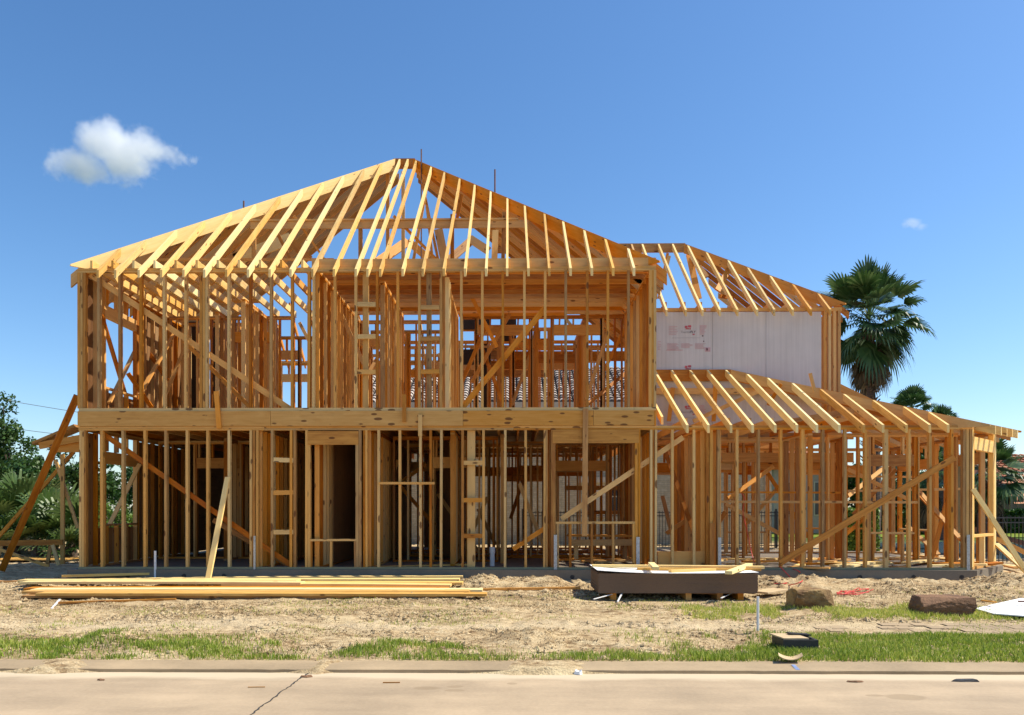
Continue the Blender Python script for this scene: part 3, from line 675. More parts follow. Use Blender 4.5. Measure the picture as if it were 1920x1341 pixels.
# floor deck and joists of the upper storey
x = X0+.3
while x < X1-.05:
    jm = MB(); jm.box(x, x+.045, F+.02, 24.5, Z1+.004, Z2-.03); P(jm, 'floor_joist', M['wood']); x += .406
bb = MB(); bb.box(X0, X1, F+.1, 24.5, Z2-.026, Z2-.004); P(bb, 'floor_deck', M['ply'])
x = X1+.3
while x < 7.5: jm = MB(); jm.box(x, x+.045, 17.85, 23.5, Z1+.004, Z2-.03); P(jm, 'floor_joist', M['wood']); x += .406

# ================================================================== main roof
RH, PT = .13, .82
OV = .32
def zmain(d): return Z3+RH+PT*d        # d: plan distance inside the wall line
XL, XR = X0, X1
HALF = (XR-XL)/2-.24
RX0, RX1, RY = XL+HALF, XR-HALF, F+HALF
roof = MB(); roof.raf((RX0-.04, RY, zmain(HALF)), (RX1+.04, RY, zmain(HALF)), .26, .045)
roof = P(roof, 'main_roof', M['wood'], label='main hip roof frame rising to a short ridge')
def hip(a, c, parent, dv=.29, name='hip_rafter', m='wood'):
    lo, hi = (Vector(a), Vector(c)) if a[2] < c[2] else (Vector(c), Vector(a))
    h = Vector((hi.x-lo.x, hi.y-lo.y, 0)); t = (dv-.03)/(hi.z-lo.z)
    q = Vector((-h.y, h.x, 0)).normalized()*.0225; mid = lo.lerp(hi, t); tt = (.8, .35) if m == 'wood_pale_sunlit' else (random.uniform(.3, .6), random.random()); bb = MB()
    for p0, d0, p1, d1 in ((lo, .03, mid, dv), (mid, dv, hi, dv)):
        c_ = []
        for p, d in ((p0, d0), (p1, d1)): c_ += [p-q, p+q, p+q-Vector((0, 0, d)), p-q-Vector((0, 0, d))]
        bb.hexa(c_, (p1-p0).length, tt)
    return P(bb, name, M[m], parent)
hip((XL-.10, F-.10, zmain(-.10)), (RX0, RY, zmain(HALF)), roof, .30, m='wood_pale_sunlit')
hip((RX1, RY, zmain(HALF)), (XR+.06, F-.06, zmain(-.06)), roof, .30)
DV = .148
EP = [183, 216, 260, 302, 344, 383, 424, 465, 505.6, 544.7, 585.4, 626, 667, 689, 713, 755, 792.5, 832, 872, 911.5, 951, 991, 1030, 1070, 1110, 1150, 1189]
YE = F-OV
for i, px in enumerate(EP):
    x = xat(px, YE)
    if x < RX0: d = x-XL
    elif x > RX1: d = XR-x
    else: d = HALF
    d -= .02
    bb = MB(); bb.raf((x, YE, zmain(-OV)), (x+random.gauss(0, .01), F+d, zmain(d)), DV+random.uniform(-.006, .006), .045)
    P(bb, 'rafter', M['wood_pale_sunlit'], roof)
y = F+.18
while y < RY+1.0:
    d = min(y-F, HALF)-.02
    for sgn, xx in ((1, XL), (-1, XR)):
        bb = MB(); bb.raf((xx-sgn*.24, y, zmain(-.24)), (xx+sgn*d, y, zmain(d)), .25, .045); P(bb, 'rafter', M['wood'], roof)
    y += .33
# truncated back rafters, lower part only
bb = MB(); bb.raf((XL-.2, 24.55, Z3+.1), (X1-1, 24.55, Z3+.1), .14, .05); P(bb, 'back_plate', M['wood'], roof)
x = XL+.6
while x < -2.4:
    bb = MB(); bb.raf((x, 24.7, Z3+.05), (x, 22.9, Z3+.05+.82*1.8), .16, .045); P(bb, 'rafter', M['wood'], roof); x += .55
# ceiling joists: run back in the left room, across over the right rooms
x = XL+.25
while x < -3.8:
    bb = MB(); bb.raf((x, F+.0, Z3+.15), (x, 18.6, Z3+.15), .148, .045); P(bb, 'ceiling_joist', M['wood_pale_sunlit'], roof); x += .406
y = F+.12
while y < 18.4:
    bb = MB(); bb.raf((-3.85, y, Z3+.19), (X1+.02, y, Z3+.19), .188, .045); P(bb, 'ceiling_joist', M['wood'], roof); y += .35
# purlin with its posts and struts
YP = F+2.14; zp = zat(700, 415, YP)
bb = MB(); bb.board((xat(470, YP), YP, zp-.08), (xat(990, YP), YP, zp-.08), .16, .04, (0, 1, 0)); pur = P(bb, 'purlin', M['wood'], roof)
bb = MB(); bb.board((xat(470, YP), YP, zp+.022), (xat(972, YP), YP, zp+.022), .10, .04, (0, 0, 1)); P(bb, 'purlin_cap', M['wood'], pur)
YQ = YP+.044
for (pa, pb, Ya, Yb, wd) in (((476, 420), (476, 488), YQ, YQ, .09), ((514, 425), (545, 487), YQ, YQ+.3, .07), ((676, 425), (676, 492), YQ, YQ, .09), ((848, 402), (848, 492), YP-.1, YP-.1, .08), ((945, 398), (943, 492), YQ, YQ, .08), ((866, 365), (855, 420), YQ, YQ, .07),
        ((551, 405), (613, 493), YP-.05, YP+.6, .05), ((738, 405), (819, 487), YP-.05, YP+.6, .06), ((929, 432), (927, 490), F+1, F+.9, .12)):
    brace(pa, pb, Ya, Yb, wd, roof, .04, 'roof_strut')
for px in (727, 756):
    bb = MB(); bb.board(at(px, 322, RY), at(px, 575, RY), .09, .04, (0, 1, 0)); P(bb, 'ridge_post', M['wood'], roof)
for (pa, pb, Ya, Yb, wd) in (((792, 345), (822, 490), RY-.4, RY-.4, .07), ((800, 350), (775, 490), RY-.6, RY-.9, .07), ((822, 430), (836, 500), RY-2, RY-2, .20), ((800, 385), (815, 520), RY-1, RY-1, .06)):
    brace(pa, pb, Ya, Yb, wd, roof, .04, 'roof_strut')
# rear dormer frame seen below the ridge
for (pa, pb, Ya, Yb, wd) in (((700, 498), (765, 452), 20.6, 21.6, .26), ((838, 492), (885, 450), 20.8, 21.4, .22), ((880, 447), (915, 470), 21.4, 20.8, .22), ((765, 452), (815, 495), 21.6, 20.6, .2), ((440, 487), (545, 447), 18.2, 18.2, .28), ((540, 447), (580, 487), 18.2, 18.2, .2)):
    brace(pa, pb, Ya, Yb, wd, roof, .045, 'dormer_board', 'wood_pale_sunlit' if pa[0] < 500 else 'wood')
# stub poles above the ridge
for (px, y0, y1, Y, r) in ((790, 280, 490, RY-.3, .017), (928, 318, 372, RY-.2, .02), (457, 377, 392, 17.5, .02)):
    bb = MB(); bb.tube([at(px, y1, Y), at(px, y0, Y)], r, 8); P(bb, 'vent_pipe', M['pipe_red'], roof)
# ================================================================== upper right block
YB = 17.8; XB = 7.55
def zb(d): return Z3+RH+.80*d
HB = 2.95; B_X = XB-HB; B_Y = YB+HB
rb = MB(); rb.raf((-.5, B_Y, zb(HB)), (B_X+.03, B_Y, zb(HB)), .24, .045); rb = P(rb, 'rear_roof', M['wood'], label='smaller hip roof frame above the white sheathed wall')
hip((B_X, B_Y, zb(HB)), (XB+.06, YB-.06, zb(-.06)), rb, .27)
for px in (1250, 1286, 1317.5, 1350, 1383, 1420, 1452, 1487, 1521, 1557):
    x = xat(px, YB-OV); d = (XB-x) if x > B_X else HB; d -= .02
    bb = MB(); bb.raf((x, YB-OV, zb(-OV)), (x, YB+d, zb(d)), DV, .045); P(bb, 'rafter', M['wood_pale_sunlit'], rb)
    bb = MB(); bb.raf((x+.05, YB+.02, Z3+.14), (x+.05, YB+2.6, Z3+.14), .138, .04); P(bb, 'ceiling_joist', M['wood'], rb)
for x in (2.0, 2.4, 2.8, 3.2):
    bb = MB(); bb.raf((x, YB+.8, zb(.8)), (x, B_Y, zb(HB)), DV, .045); P(bb, 'rafter', M['wood'], rb)
y = YB+.2
while y < YB+2*HB:
    d = min(y-YB, YB+2*HB-y)-.02
    if d > .05:
        bb = MB(); bb.raf((XB+.24, y, zb(-.24)), (XB-d, y, zb(d)), DV, .045); P(bb, 'rafter', M['wood'], rb)
    y += .36
for (pa, pb, Ya, Yb, wd) in (((1292, 478), (1310, 560), B_Y, B_Y-.4, .16), ((1252, 475), (1235, 560), B_Y, B_Y, .07), ((1345, 545), (1370, 498), 19, 20, .14), ((1295, 480), (1325, 520), B_Y, B_Y-.5, .14), ((1305, 560), (1300, 480), B_Y, B_Y, .06), ((1255, 480), (1245, 520), 20, 20, .08), ((1350, 555), (1375, 560), 18.3, 18.6, .08)):
    brace(pa, pb, Ya, Yb, wd, rb, .04, 'roof_strut')
pl = MB(); pl.box(X1, XB, YB, YB+.09, Z3-.08, Z3); pl = P(pl, 'upper_back_wall', label='set-back upper wall frame faced with white sheathing')
bb = MB(); bb.box(X1, XB, YB+.01, YB+.09, Z2-.3, Z2+.04); P(bb, 'sole_plate', M['wood'], pl)
for px in (1547, 1556, 1565, 1574): 
    x = xat(px, YB); bb = MB(); bb.box(x-.03, x+.03, YB+.0, YB+.09, Z2+.04, Z3-.08); P(bb, 'stud', M['wood'], pl)
for y in np.arange(YB+.2, YB+2.2, .2):
    bb = MB(); bb.box(XB-.09, XB, y, y+.045, Z2+.04, Z3-.08); P(bb, 'stud', M['wood'], pl)
x = X1+.3
while x < XB-.6: mass.box(x, x+.04, YB+.005, YB+.09, Z2+.04, Z3-.08); x += .406
for i, (a, c) in enumerate(((1228, 1336), (1336.6, 1436), (1436.6, 1540))):
    xa, xc = xat(a, YB-.02)-(.02 if i else 0), xat(c, YB-.02)
    bb = MB(); bb.box(xa, xc, YB-.012-.003*(i % 2), YB-.003, 3.35, Z3-.1)
    sp_ = P(bb, 'sheathing_panel', M['sheath'], pl)
    if i == 0: SP = sp_
for px_ in (1336.3, 1436.3):
    bb = MB(); xx_ = xat(px_, YB-.02); bb.box(xx_-.004, xx_+.004, YB-.019, YB-.0175, 3.4, Z3-.1); P(bb, 'sheet_seam', M['ink_grey'], pl)
# printing on the first sheet: red emblem, maker's word, small print blocks
def ink(px0, px1, py0, py1, m, z=0):
    Y = YB-.018-z; a = at(px0, py1, Y); c = at(px1, py0, Y); q = MB()
    q.quad([(a.x, Y, a.z), (c.x, Y, a.z), (c.x, Y, c.z), (a.x, Y, c.z)]); return q, m
def textobj(s, px, py, hpx, m, shear=0):
    cu = bpy.data.curves.new('t', 'FONT'); cu.body = s; cu.size = hpx/FPX*YB*1.38; cu.shear = shear
    to = bpy.data.objects.new('t', cu); me = bpy.data.meshes.new_from_object(to)
    bpy.data.objects.remove(to); Y = YB-.019; p = at(px, py, Y)
    vs_ = [(p.x+v.co.x, Y, p.z+v.co.y) for v in me.vertices]
    return vs_, [tuple(q.vertices) for q in me.polygons], m
inks = ['ink_red', 'ink_pale', 'ink_dark', 'ink_grey']
pr = MB()
def addink(px0, px1, py0, py1, m):
    Y = YB-.018; a = at(px0, py1, Y); c = at(px1, py0, Y)
    pr.quad([(a.x, Y, a.z), (c.x, Y, a.z), (c.x, Y, c.z), (a.x, Y, c.z)], m=m)
def addtext(s, px, py, hpx, m, shear=0):
    vs_, fs, _ = textobj(s, px, py, hpx, m, shear); b0 = len(pr.v); pr.v.extend(vs_)
    for f in fs: pr.face(tuple(b0+i for i in f), [(0, 0)]*len(f), (.5, .5), m)
for dy in (0, 75, 150):
    e = 611+dy; pr = MB()
    for (x0, x1, y0, y1) in ((1284, 1289, 611, 615), (1290, 1296, 610, 614), (1285.5, 1292, 615.5, 617.5), (1293, 1295, 615, 618)): addink(x0, x1, y0+dy, y1+dy, 0)
    if dy != 75:
        addtext('Thermo', 1276, 624.5+dy, 4.2, 3); addtext('PLY', 1293.5, 624.5+dy, 4.6, 2, .3); addink(1298.5, 1302.5, 626+dy, 628+dy, 0)
        for k in range(6): addink(1254, 1254+random.uniform(11, 17), 612+k*3+dy, 613+k*3+dy, 1)
        for k in range(8): addink(1312, 1312+random.uniform(8, 13), 610+k*2.3+dy, 611.2+k*2.3+dy, 1)
        addink(1316, 1319, 629+dy, 631+dy, 2); addink(1260, 1313, 633.4+dy, 634+dy, 3); addink(1318.5, 1320.5, 639+dy, 641+dy, 2)
        for gx, n_ in ((1251, 7), (1277, 5), (1303, 6)):
            for k in range(n_): addink(gx, gx+random.uniform(15, 22), 644+k*1.9+dy, 644.9+k*1.9+dy, 1)
        addink(1249, 1280, 656.2+dy, 656.9+dy, 0)
        addink(1322, 1332, 651.5+dy, 659.5+dy, 1); addink(1324.5, 1327, 653+dy, 657.5+dy, 0)
        for k in range(6): addink(1233, 1233+random.uniform(3, 7), 640+k*3+dy, 641+k*3+dy, 1)
    P(pr, 'printed_marks', [M[k] for k in inks], SP, label='red and grey printing on the white sheet')
pr = MB(); addink(1324, 1332, 579, 584, 1)
P(pr, 'printed_marks', [M[k] for k in inks], SP, label='red and grey printing on the white sheet')
# ================================================================== wing roof
PW = .487
YE2 = F-.32
def zw(Y): return Z1+.13+PW*(Y-F)
A = Vector((5.0, 17.72, zw(17.72))); C1 = Vector((XW+.14, YE2, zw(YE2))); C2 = Vector((XC+.42, YC-.12, zw(YE2)+.02))
wr = MB(); wr.raf((X1+.02, 17.74, zw(17.74)), (A.x, 17.74, zw(17.74)), .26, .045); wr = P(wr, 'wing_roof', M['wood'], label='low-pitched rafters over the single-storey wing')
hip(A, C1, wr, .22); hip(A, C2, wr, .24)
def onseg(a, c, x): t = (x-a.x)/(c.x-a.x); return a.lerp(c, t)
for px in (1250, 1289, 1328.5, 1371, 1411.5, 1454, 1494.5, 1532, 1574, 1620, 1656, 1700, 1743.5, 1778):
    x = xat(px, YE2)
    if x < A.x: top = Vector((x, 17.72, zw(17.72)))
    else: top = onseg(A, C1, x)
    if px == 1250: bot = Vector((x, F+.1, zw(F+.1)))
    else: bot = Vector((x, YE2, zw(YE2)))
    bb = MB(); bb.raf(bot, top, .15, .045); P(bb, 'rafter', M['wood_pale_sunlit'], wr)
    if px > 1250 and top.y > F+.6:
        bb = MB(); bb.raf((x+.055, F+.01, Z1+.14), (x+.055, min(top.y, 17.7), Z1+.14), .138, .04); P(bb, 'ceiling_joist', M['wood'], wr)
for t in (.16, .34, .52, .70, .88):
    e = C1.lerp(C2, t); dirn = Vector((-1, 1, 0)).normalized(); best = None
    # run inward until one of the hips is met
    for k in range(1, 400):
        q = e+dirn*(k*.02)
        for hp in (C1, C2):
            u = (q.x-A.x)/(hp.x-A.x)
            if 0 < u < 1:
                hq = A.lerp(hp, u)
                if abs(hq.y-q.y) < .03: best = hq; break
        if best: break
    if best: bb = MB(); bb.raf(e, best, .165, .045); P(bb, 'rafter', M['wood_pale_sunlit'], wr)
y = C2.y+.35
while y < 20.8:
    ex = C2.x; 
    if y < A.y: u = (y-A.y)/(C2.y-A.y); top = A.lerp(C2, u)
    else: top = Vector((XB+.02, y, C2.z+PW*(ex-XB)))
    bb = MB(); bb.raf((ex, y, C2.z), top, .165, .045); P(bb, 'rafter', M['wood'], wr); y += .38
bb = MB(); bb.box(X1+.02, 7.0, 17.66, 17.70, 4.22, 4.36); P(bb, 'ledger', M['wood'], wr)
brace((1262, 727), (1254, 790), 17.6, 17.6, .09, wr, .04, 'roof_strut'); brace((1342, 715), (1338, 790), 17.3, 17.6, .09, wr, .04, 'roof_strut')
brace((1519, 700), (1528, 735), 16.2, 16.2, .06, wr, .04, 'roof_strut'); brace((1300, 790), (1430, 730), 17.2, 17.4, .09, wr, .04, 'roof_strut'); brace((1430, 800), (1600, 770), 16.4, 16.6, .12, wr, .04, 'roof_strut')
brace((1440, 760), (1465, 720), 17.0, 16.8, .07, wr, .04, 'roof_strut'); brace((1500, 795), (1700, 790), 16.9, 17.2, .2, wr, .04, 'roof_strut')
P(mass, 'interior_studs', M['wood'], kind='stuff', label='the many bare studs of the walls inside the house')
# ================================================================== porch on the left
pr_ = MB(); YP0 = 18.6
pr_.board(at(72, 833, YP0), at(150, 800, YP0), .07, .5, (0, 1, 0), m=0)
porch = P(pr_, 'porch_roof', M['wood_old_shaded'], label='low porch roof frame jutting from the left side')  # darker wood puts the shade of the underside into the colour
bb = MB(); bb.board(at(100, 838, YP0-.1), at(150, 838, YP0-.1), .26, .05, (0, 1, 0)); P(bb, 'beam', M['wood'], porch)
bb = MB(); bb.board(at(74, 836, YP0-.2), at(150, 822, YP0-.2), .16, .05, (0, 1, 0)); P(bb, 'beam', M['wood'], porch)
for (pa, pb, Y, wd, nm) in (((117.5, 852), (117.5, 1066), YP0, .09, 'post'), ((104, 862), (146, 990), YP0+.1, .07, 'brace'), ((138, 848), (-4, 1008), YP0+.2, .08, 'brace')):
    bb = MB(); bb.board(at(*pa, Y), at(*pb, Y), wd, .05, (0, 1, 0)); P(bb, nm, M['wood_old_shaded'], porch)
# long raking props nailed to the walls
bb = MB(); a = at(145, 742, F+.35); c = at(3, 1070, 16.2); bb.board(a, c, .13, .04, (.5, -.6, .2)); P(bb, 'raking_prop', M['wood'], label='long raking prop against the left corner')
bb = MB(); bb.board(at(1824, 917, F-.03), at(1928, 1078, F-.5), .09, .04, (0, 1, 0)); P(bb, 'raking_prop', M['wood_pale_sunlit'], wch)
bb = MB(); bb.board(at(1868, 1020, 15.9), at(1935, 1082, 14.9), .10, .04, (0, 1, 0)); P(bb, 'raking_prop', M['wood_pale_sunlit'], wch)
# ================================================================== loose things on the site
random.seed(99)
def GZf(x, y): return float(gz(np.array([x]), np.array([y]))[0])
def g(px, py, h=0):
    p = gnd(px, py); 
    for _ in range(6):
        d = ray(px, py); Y = (GZf(p.x, p.y)+h-ZC)/d.z*d.y; Y = min(max(Y, 7.8), 30); p = Vector((d.x/d.y*Y, Y, GZf(p.x, p.y)+h))
    return p
def lumber(pa, pb, ha, hb, wd, th, label, m='wood_pale_sunlit', group=None, name='lumber_board', bow=0, cat='board'):
    """flat board between two ground pixels, heights above the soil"""
    a = gnd(*pa); c = gnd(*pb)
    a = at(pa[0], pa[1], a.y); c = at(pb[0], pb[1], c.y)
    a.z = gbase(a.y)+ha; c.z = gbase(c.y)+hb
    bb = MB(); n = 6; t = (random.random(), random.random())
    pts = [a.lerp(c, k/n)+Vector((0, 0, bow*math.sin(math.pi*k/n)))for k in range(n+1)]
    ax_ = (c-a).normalized(); q = ax_.cross(Vector((0, 0, 1))).normalized(); up = q.cross(ax_).normalized()
    ring = []
    for p in pts:
        b0 = len(bb.v)
        for (i, j) in ((-1, -1), (1, -1), (1, 1), (-1, 1)): bb.v.append(tuple(p+q*(i*wd/2)+up*(j*th/2)))
        ring.append(b0)
    L = (c-a).length; ru = random.random()*30
    for k in range(n):
        for e in range(4):
            e2 = (e+1) % 4; r0, r1 = ring[k], ring[k+1]; u0, u1 = ru+L*k/n, ru+L*(k+1)/n; w0 = e*.25; w1 = w0+(wd if e % 2 == 0 else th)
            bb.face((r0+e, r0+e2, r1+e2, r1+e), [(u0, w0), (u0, w1), (u1, w1), (u1, w0)], t)
    bb.face(tuple(ring[0]+k for k in (3, 2, 1, 0)), [(0, 0), (.04, 0), (.04, wd), (0, wd)], t)
    bb.face(tuple(ring[-1]+k for k in range(4)), [(0, 0), (.04, 0), (.04, wd), (0, wd)], t)
    o = bb.build(name, M[m], bevel=.003); return tag(o, label, cat, group)
LG = 'long boards piled in front of the slab'
lumber((118, 1090), (888, 1079), .10, .22, .14, .045, 'uppermost long pale board of the pile, its right end reaching farthest towards the slab', group=LG)
lumber((60, 1096), (868, 1092), .06, .10, .19, .045, 'second long board of the pile, lying just in front of the uppermost one', group=LG, bow=.02)
lumber((-20, 1094), (205, 1096), .03, .04, .14, .04, 'reddish board end lying at the far left behind the pile', m='wood', group=LG)
PB = [((300, 1098), (862, 1098), .10, 'fourth board from the back of the pile, starting right of the wide pale end'), ((42, 1101), (560, 1102.5), .115, 'pale board of the middle layer with its left end showing'), ((46, 1104.5), (568, 1106), .115, 'pale board of the middle layer with its cut right end at mid pile'), ((330, 1102), (868, 1102.5), .085, 'board of the middle layer reaching the right end of the pile, the back one'), ((420, 1105.5), (846, 1106.5), .085, 'board of the middle layer reaching the right end of the pile, the front one'),
      ((53, 1110), (842, 1110), .055, 'thin-edged board under the middle layer of the pile'), ((66, 1114.5), (905, 1114.5), .075, 'third board from the street in the pile'), ((50, 1118.5), (880, 1118.5), .078, 'second board from the street in the pile'), ((76, 1122.5), (913, 1123), .08, 'frontmost pale board of the pile, nearest the street'), ((50, 1121), (820, 1122), .03, 'lowest board half hidden beneath the front boards of the pile')]
for k_, (pa, pb, h_, lb_) in enumerate(PB):
    lumber(pa, pb, h_, h_+random.uniform(-.008, .008), .275, .042, lb_, m='wood_pale_sunlit' if k_ not in (5, 9) else 'wood', group=LG, bow=random.uniform(-.008, .012))
lumber((105, 1133), (330, 1126), .02, .02, .06, .03, 'thin dark batten on the soil in front of the pile', m='wood_old_shaded', group=LG)
lumber((872, 1109), (1088, 1108), .03, .05, .05, .04, 'thin reddish batten lying between the pile and the sheet stack', m='wood', name='batten')
lumber((97, 1144), (112, 1128), .02, .03, .03, .02, 'short pale pipe offcut in front of the board pile', m='white', name='pipe_offcut', cat='pipe')
# the stack of sheathing sheets
s0 = at(1120, 1112, 12.35); sz0, sz1 = .262, .575; sxa, sxb = at(1122, 1100, 12.35).x, at(1421, 1100, 12.35).x
st = thing('sheathing_stack', ((sxa+sxb)/2, 12.95, gbase(12.9)), 'brown-edged stack of sheathing sheets with a white top, raised on skids before the slab', 'sheet stack')
bb = MB(); nlay = 24
for k in range(nlay):
    j = random.gauss(0, .002); jx = random.gauss(0, .003); z = sz0+(sz1-sz0)*k/nlay
    bb.box(sxa+jx, sxb+jx, 12.35+j, 13.55+j, z, z+(sz1-sz0)/nlay-.0006)
P(bb, 'sheet_bundle', M['brownpaper'], st)
bb = MB(); nx = 16; b0 = 0
for i in range(nx+1):
    x = sxa-.02+(sxb-sxa+.03)*i/nx; s_ = (i/nx-.5)*2; z = sz1+.003+.030*max(0, abs(s_)**2.2)*(1.6 if s_ < 0 else .5)
    bb.v += [(x, 12.33, z), (x, 13.57, z), (x, 12.33, z+.006), (x, 13.57, z+.006)]
for i in range(nx):
    a = i*4
    for q in ((a+2, a+6, a+7, a+3), (a, a+1, a+5, a+4), (a, a+4, a+6, a+2), (a+1, a+3, a+7, a+5)): bb.face(q, [(0, 0)]*4, (.5, .5))
P(bb, 'top_sheet', M['whitesheet'], st)
for x in (sxa+.25, sxa+1.45, sxa+1.95, sxb-.25):
    bb = MB(); bb.box(x-.045, x+.045, 12.42, 13.5, gbase(12.9)-.06, sz0-.002); P(bb, 'skid', M['wood'], st)
def onstack(pa, pb, wd, th, z, label, m='wood_pale_sunlit', nrm=(0, 0, 1), name='lumber_board'):
    def q(px, py):
        d = ray(px, py); t = (z-ZC)/d.z; return Vector((d.x*t, d.y*t, z))
    bb = MB(); bb.board(q(*pa), q(*pb), wd, th, nrm); return tag(bb.build(name, M[m], bevel=.003), label, 'board')
zt = sz1+.006
onstack((1110, 1061), (1432, 1064), .14, .045, zt+.06, 'long board across the back of the sheet stack, overhanging its left end')
onstack((1195, 1067), (1426, 1068), .09, .04, zt+.028, 'second long board on the sheet stack, behind the chunky offcut')
onstack((1256, 1071), (1340, 1068), .09, .04, zt+.025, 'short board with a dark cut end in the middle of the sheet stack')
onstack((1221, 1057), (1230, 1066), .10, .05, zt+.12, 'chunky offcut laid across the boards on the sheet stack')
onstack((1366, 1074), (1405, 1059), .11, .05, zt+.06, 'angled offcut near the right end of the sheet stack')
# cut-offs round the stack
lumber((1425, 1117), (1462, 1112), .05, .06, .30, .03, 'square pale plywood offcut right of the sheet stack', m='cardboard', name='plywood_offcut')
for (pa, pb, lb, m_) in (((1113, 1126), (1164, 1117), 'pale green strip lying in the shadow at the left of the sheet stack', 'white'), ((1158, 1131), (1166, 1120), 'short pale strip propped beside the green strip', 'white'), ((1250, 1113), (1345, 1121), 'thin grey batten sticking out from under the sheet stack', 'wood_old_shaded'), ((1352, 1124), (1385, 1113), 'thin white strip under the right end of the sheet stack', 'white'), ((1385, 1113), (1416, 1121), 'thin grey strip leaning to the right under the sheet stack', 'wood_old_shaded')):
    lumber(pa, pb, .02, .06, .025, .012, lb, m=m_, name='strip', cat='strip')
# boulders
def boulder(name, px0, px1, pytop, pybot, m, label, seed, depth, skew=0):
    import bmesh
    c = gnd((px0+px1)/2, pybot-3); sc = c.y/FPX
    wdt = (px1-px0)*sc; h = (pybot-pytop)*sc*.95
    bm = bmesh.new(); bmesh.ops.create_cube(bm, size=1); bmesh.ops.subdivide_edges(bm, edges=bm.edges[:], cuts=18, use_grid_fill=True)
    r = np.array([v.co[:] for v in bm.verts]); 
    # soften the box towards a lump
    nrm = r/np.linalg.norm(r, axis=1, keepdims=True)*.60; q = r*.92+nrm*.08
    n1 = fbm(q[:, 0]*2.2+seed, q[:, 1]*2.2+q[:, 2]*1.7+5, seed)-.5; n2 = fbm(q[:, 0]*7+seed+q[:, 1]*3, q[:, 2]*7+q[:, 1]*4+9, seed+3)-.5; n3 = fbm(q[:, 0]*19+q[:, 1]*9, q[:, 2]*17+seed, seed+7, 3)-.5
    q = q*(1+(.16*n1+.12*n2+.05*n3)[:, None])
    rr_ = np.random.default_rng(seed*3+1)
    for kk in range(11):
        nv = rr_.normal(size=3); nv /= np.linalg.norm(nv); dlim = rr_.uniform(.44, .58)*(abs(nv[0])+abs(nv[1])*.9+abs(nv[2])*.9)**.6
        ex = q@nv-dlim; q = q-np.clip(ex, 0, None)[:, None]*nv*.93
    q = q*(1+.03*(fbm(r[:, 0]*23+r[:, 1]*13, r[:, 2]*21+seed, seed+11, 4)-.5)[:, None])
    q *= .84; q[:, 2] -= .07; q[:, 0] += skew*q[:, 2]
    q[:, 2] += .12*q[:, 0]*skew*2
    for v, p in zip(bm.verts, q): v.co = (p[0]*wdt*.98, p[1]*depth, (p[2]+.42)*h)
    me = bpy.data.meshes.new(name); bm.to_mesh(me); bm.free(); me.materials.append(m)
    o = bpy.data.objects.new(name, me); COL.objects.link(o); o.location = (c.x, c.y+depth*.4, gbase(c.y)-.02)
    return tag(o, label, 'boulder')
boulder('boulder', 1487, 1572, 1091, 1148, M['rock1'], 'blocky tan boulder with a sunlit top, right of the sheet stack', 4, .55)
boulder('boulder', 1720, 1838, 1108, 1160, M['rock2'], 'long low red-brown boulder beside the white sheet', 14, .6, .12)
# white sheet at the far right
bb = MB(); qs = [gnd(1828, 1144), gnd(1862, 1156), gnd(1990, 1168), gnd(2050, 1118), gnd(1925, 1117)]
zz = gbase(11.2); bb.prism([(p.x, p.y) for p in qs], zz+.012, zz+.026)
tag(bb.build('white_sheet', M['whitesheet']), 'large white sheet lying on the soil at the right edge', 'sheet')
# poles
def pole(px, py0, py1, r, label, lean=0, m='white', name='marker_pole', cap=True):
    p = gnd(px, py1); top = at(px+lean, py0, p.y); bb = MB(); bb.tube([(p.x, p.y, p.z-.08), top], r, 12)
    o = bb.build(name, M[m], origin=(p.x, p.y, p.z), smooth=False)
    return tag(o, label, 'pole')
pole(1421, 1119, 1190, .016, 'slim white pole standing at the verge in front of the sheet stack')
pole(291, 1033, 1088, .022, 'white pipe standing upright before the left of the slab', name='standpipe')
c = at(923, 1052, 15.6); bb = MB(); bb.tube([(c.x, 15.6, Z0-.02), (c.x, 15.6, zat(923, 1033, 15.6))], .048, 16); bb.tube([(c.x, 15.6, zat(923, 1037, 15.6)), (c.x, 15.6, zat(923, 1026, 15.6))], .058, 16)
tag(bb.build('drain_pipe', M['white'], smooth=False), 'thick white pipe stub with a collar rising from the slab inside the house', 'pipe')
# leaning board on the slab front
gb = gnd(407, 1090); bb = MB(); bb.board(at(427, 895, F-.08), (gb.x+.02, 13.9, .2), .10, .035, (-.2, -1, .1), tint=(.85, .3)); tag(bb.build('leaning_board', M['wood_pale_sunlit']), 'long pale board leaning on the left front wall, its lower half in sun', 'board')
# black meter box in the grass
p = gnd(1503, 1222); sc = p.y/FPX; wx = 66*sc/2
mb_ = thing('meter_box', (p.x, p.y+.2, p.z), 'low black meter box with a half-open tan lid in the grass by the kerb', 'meter box')
bb = MB(); h = .12
for (x0, x1, y0, y1) in ((-wx, wx, 0, .03), (-wx, wx, .33, .36), (-wx, -wx+.03, .03, .33), (wx-.03, wx, .03, .33)): bb.box(p.x+x0, p.x+x1, p.y+.02+y0, p.y+.02+y1, p.z-.05, p.z+h)
P(bb, 'box_wall', M['black'], mb_)
bb = MB(); bb.board((p.x-wx-.01, p.y+.2, p.z+h+.012), (p.x+wx*.45, p.y+.24, p.z+h+.006), .33, .014, (.02, 0, 1)); P(bb, 'lid', M['cardboard'], mb_)
bb = MB(); bb.board((p.x-wx*.2, p.y+.3, p.z+h+.03), (p.x+wx+.01, p.y+.32, p.z+h+.012), .1, .015, (.02, 0, 1)); P(bb, 'rim', M['black'], mb_)
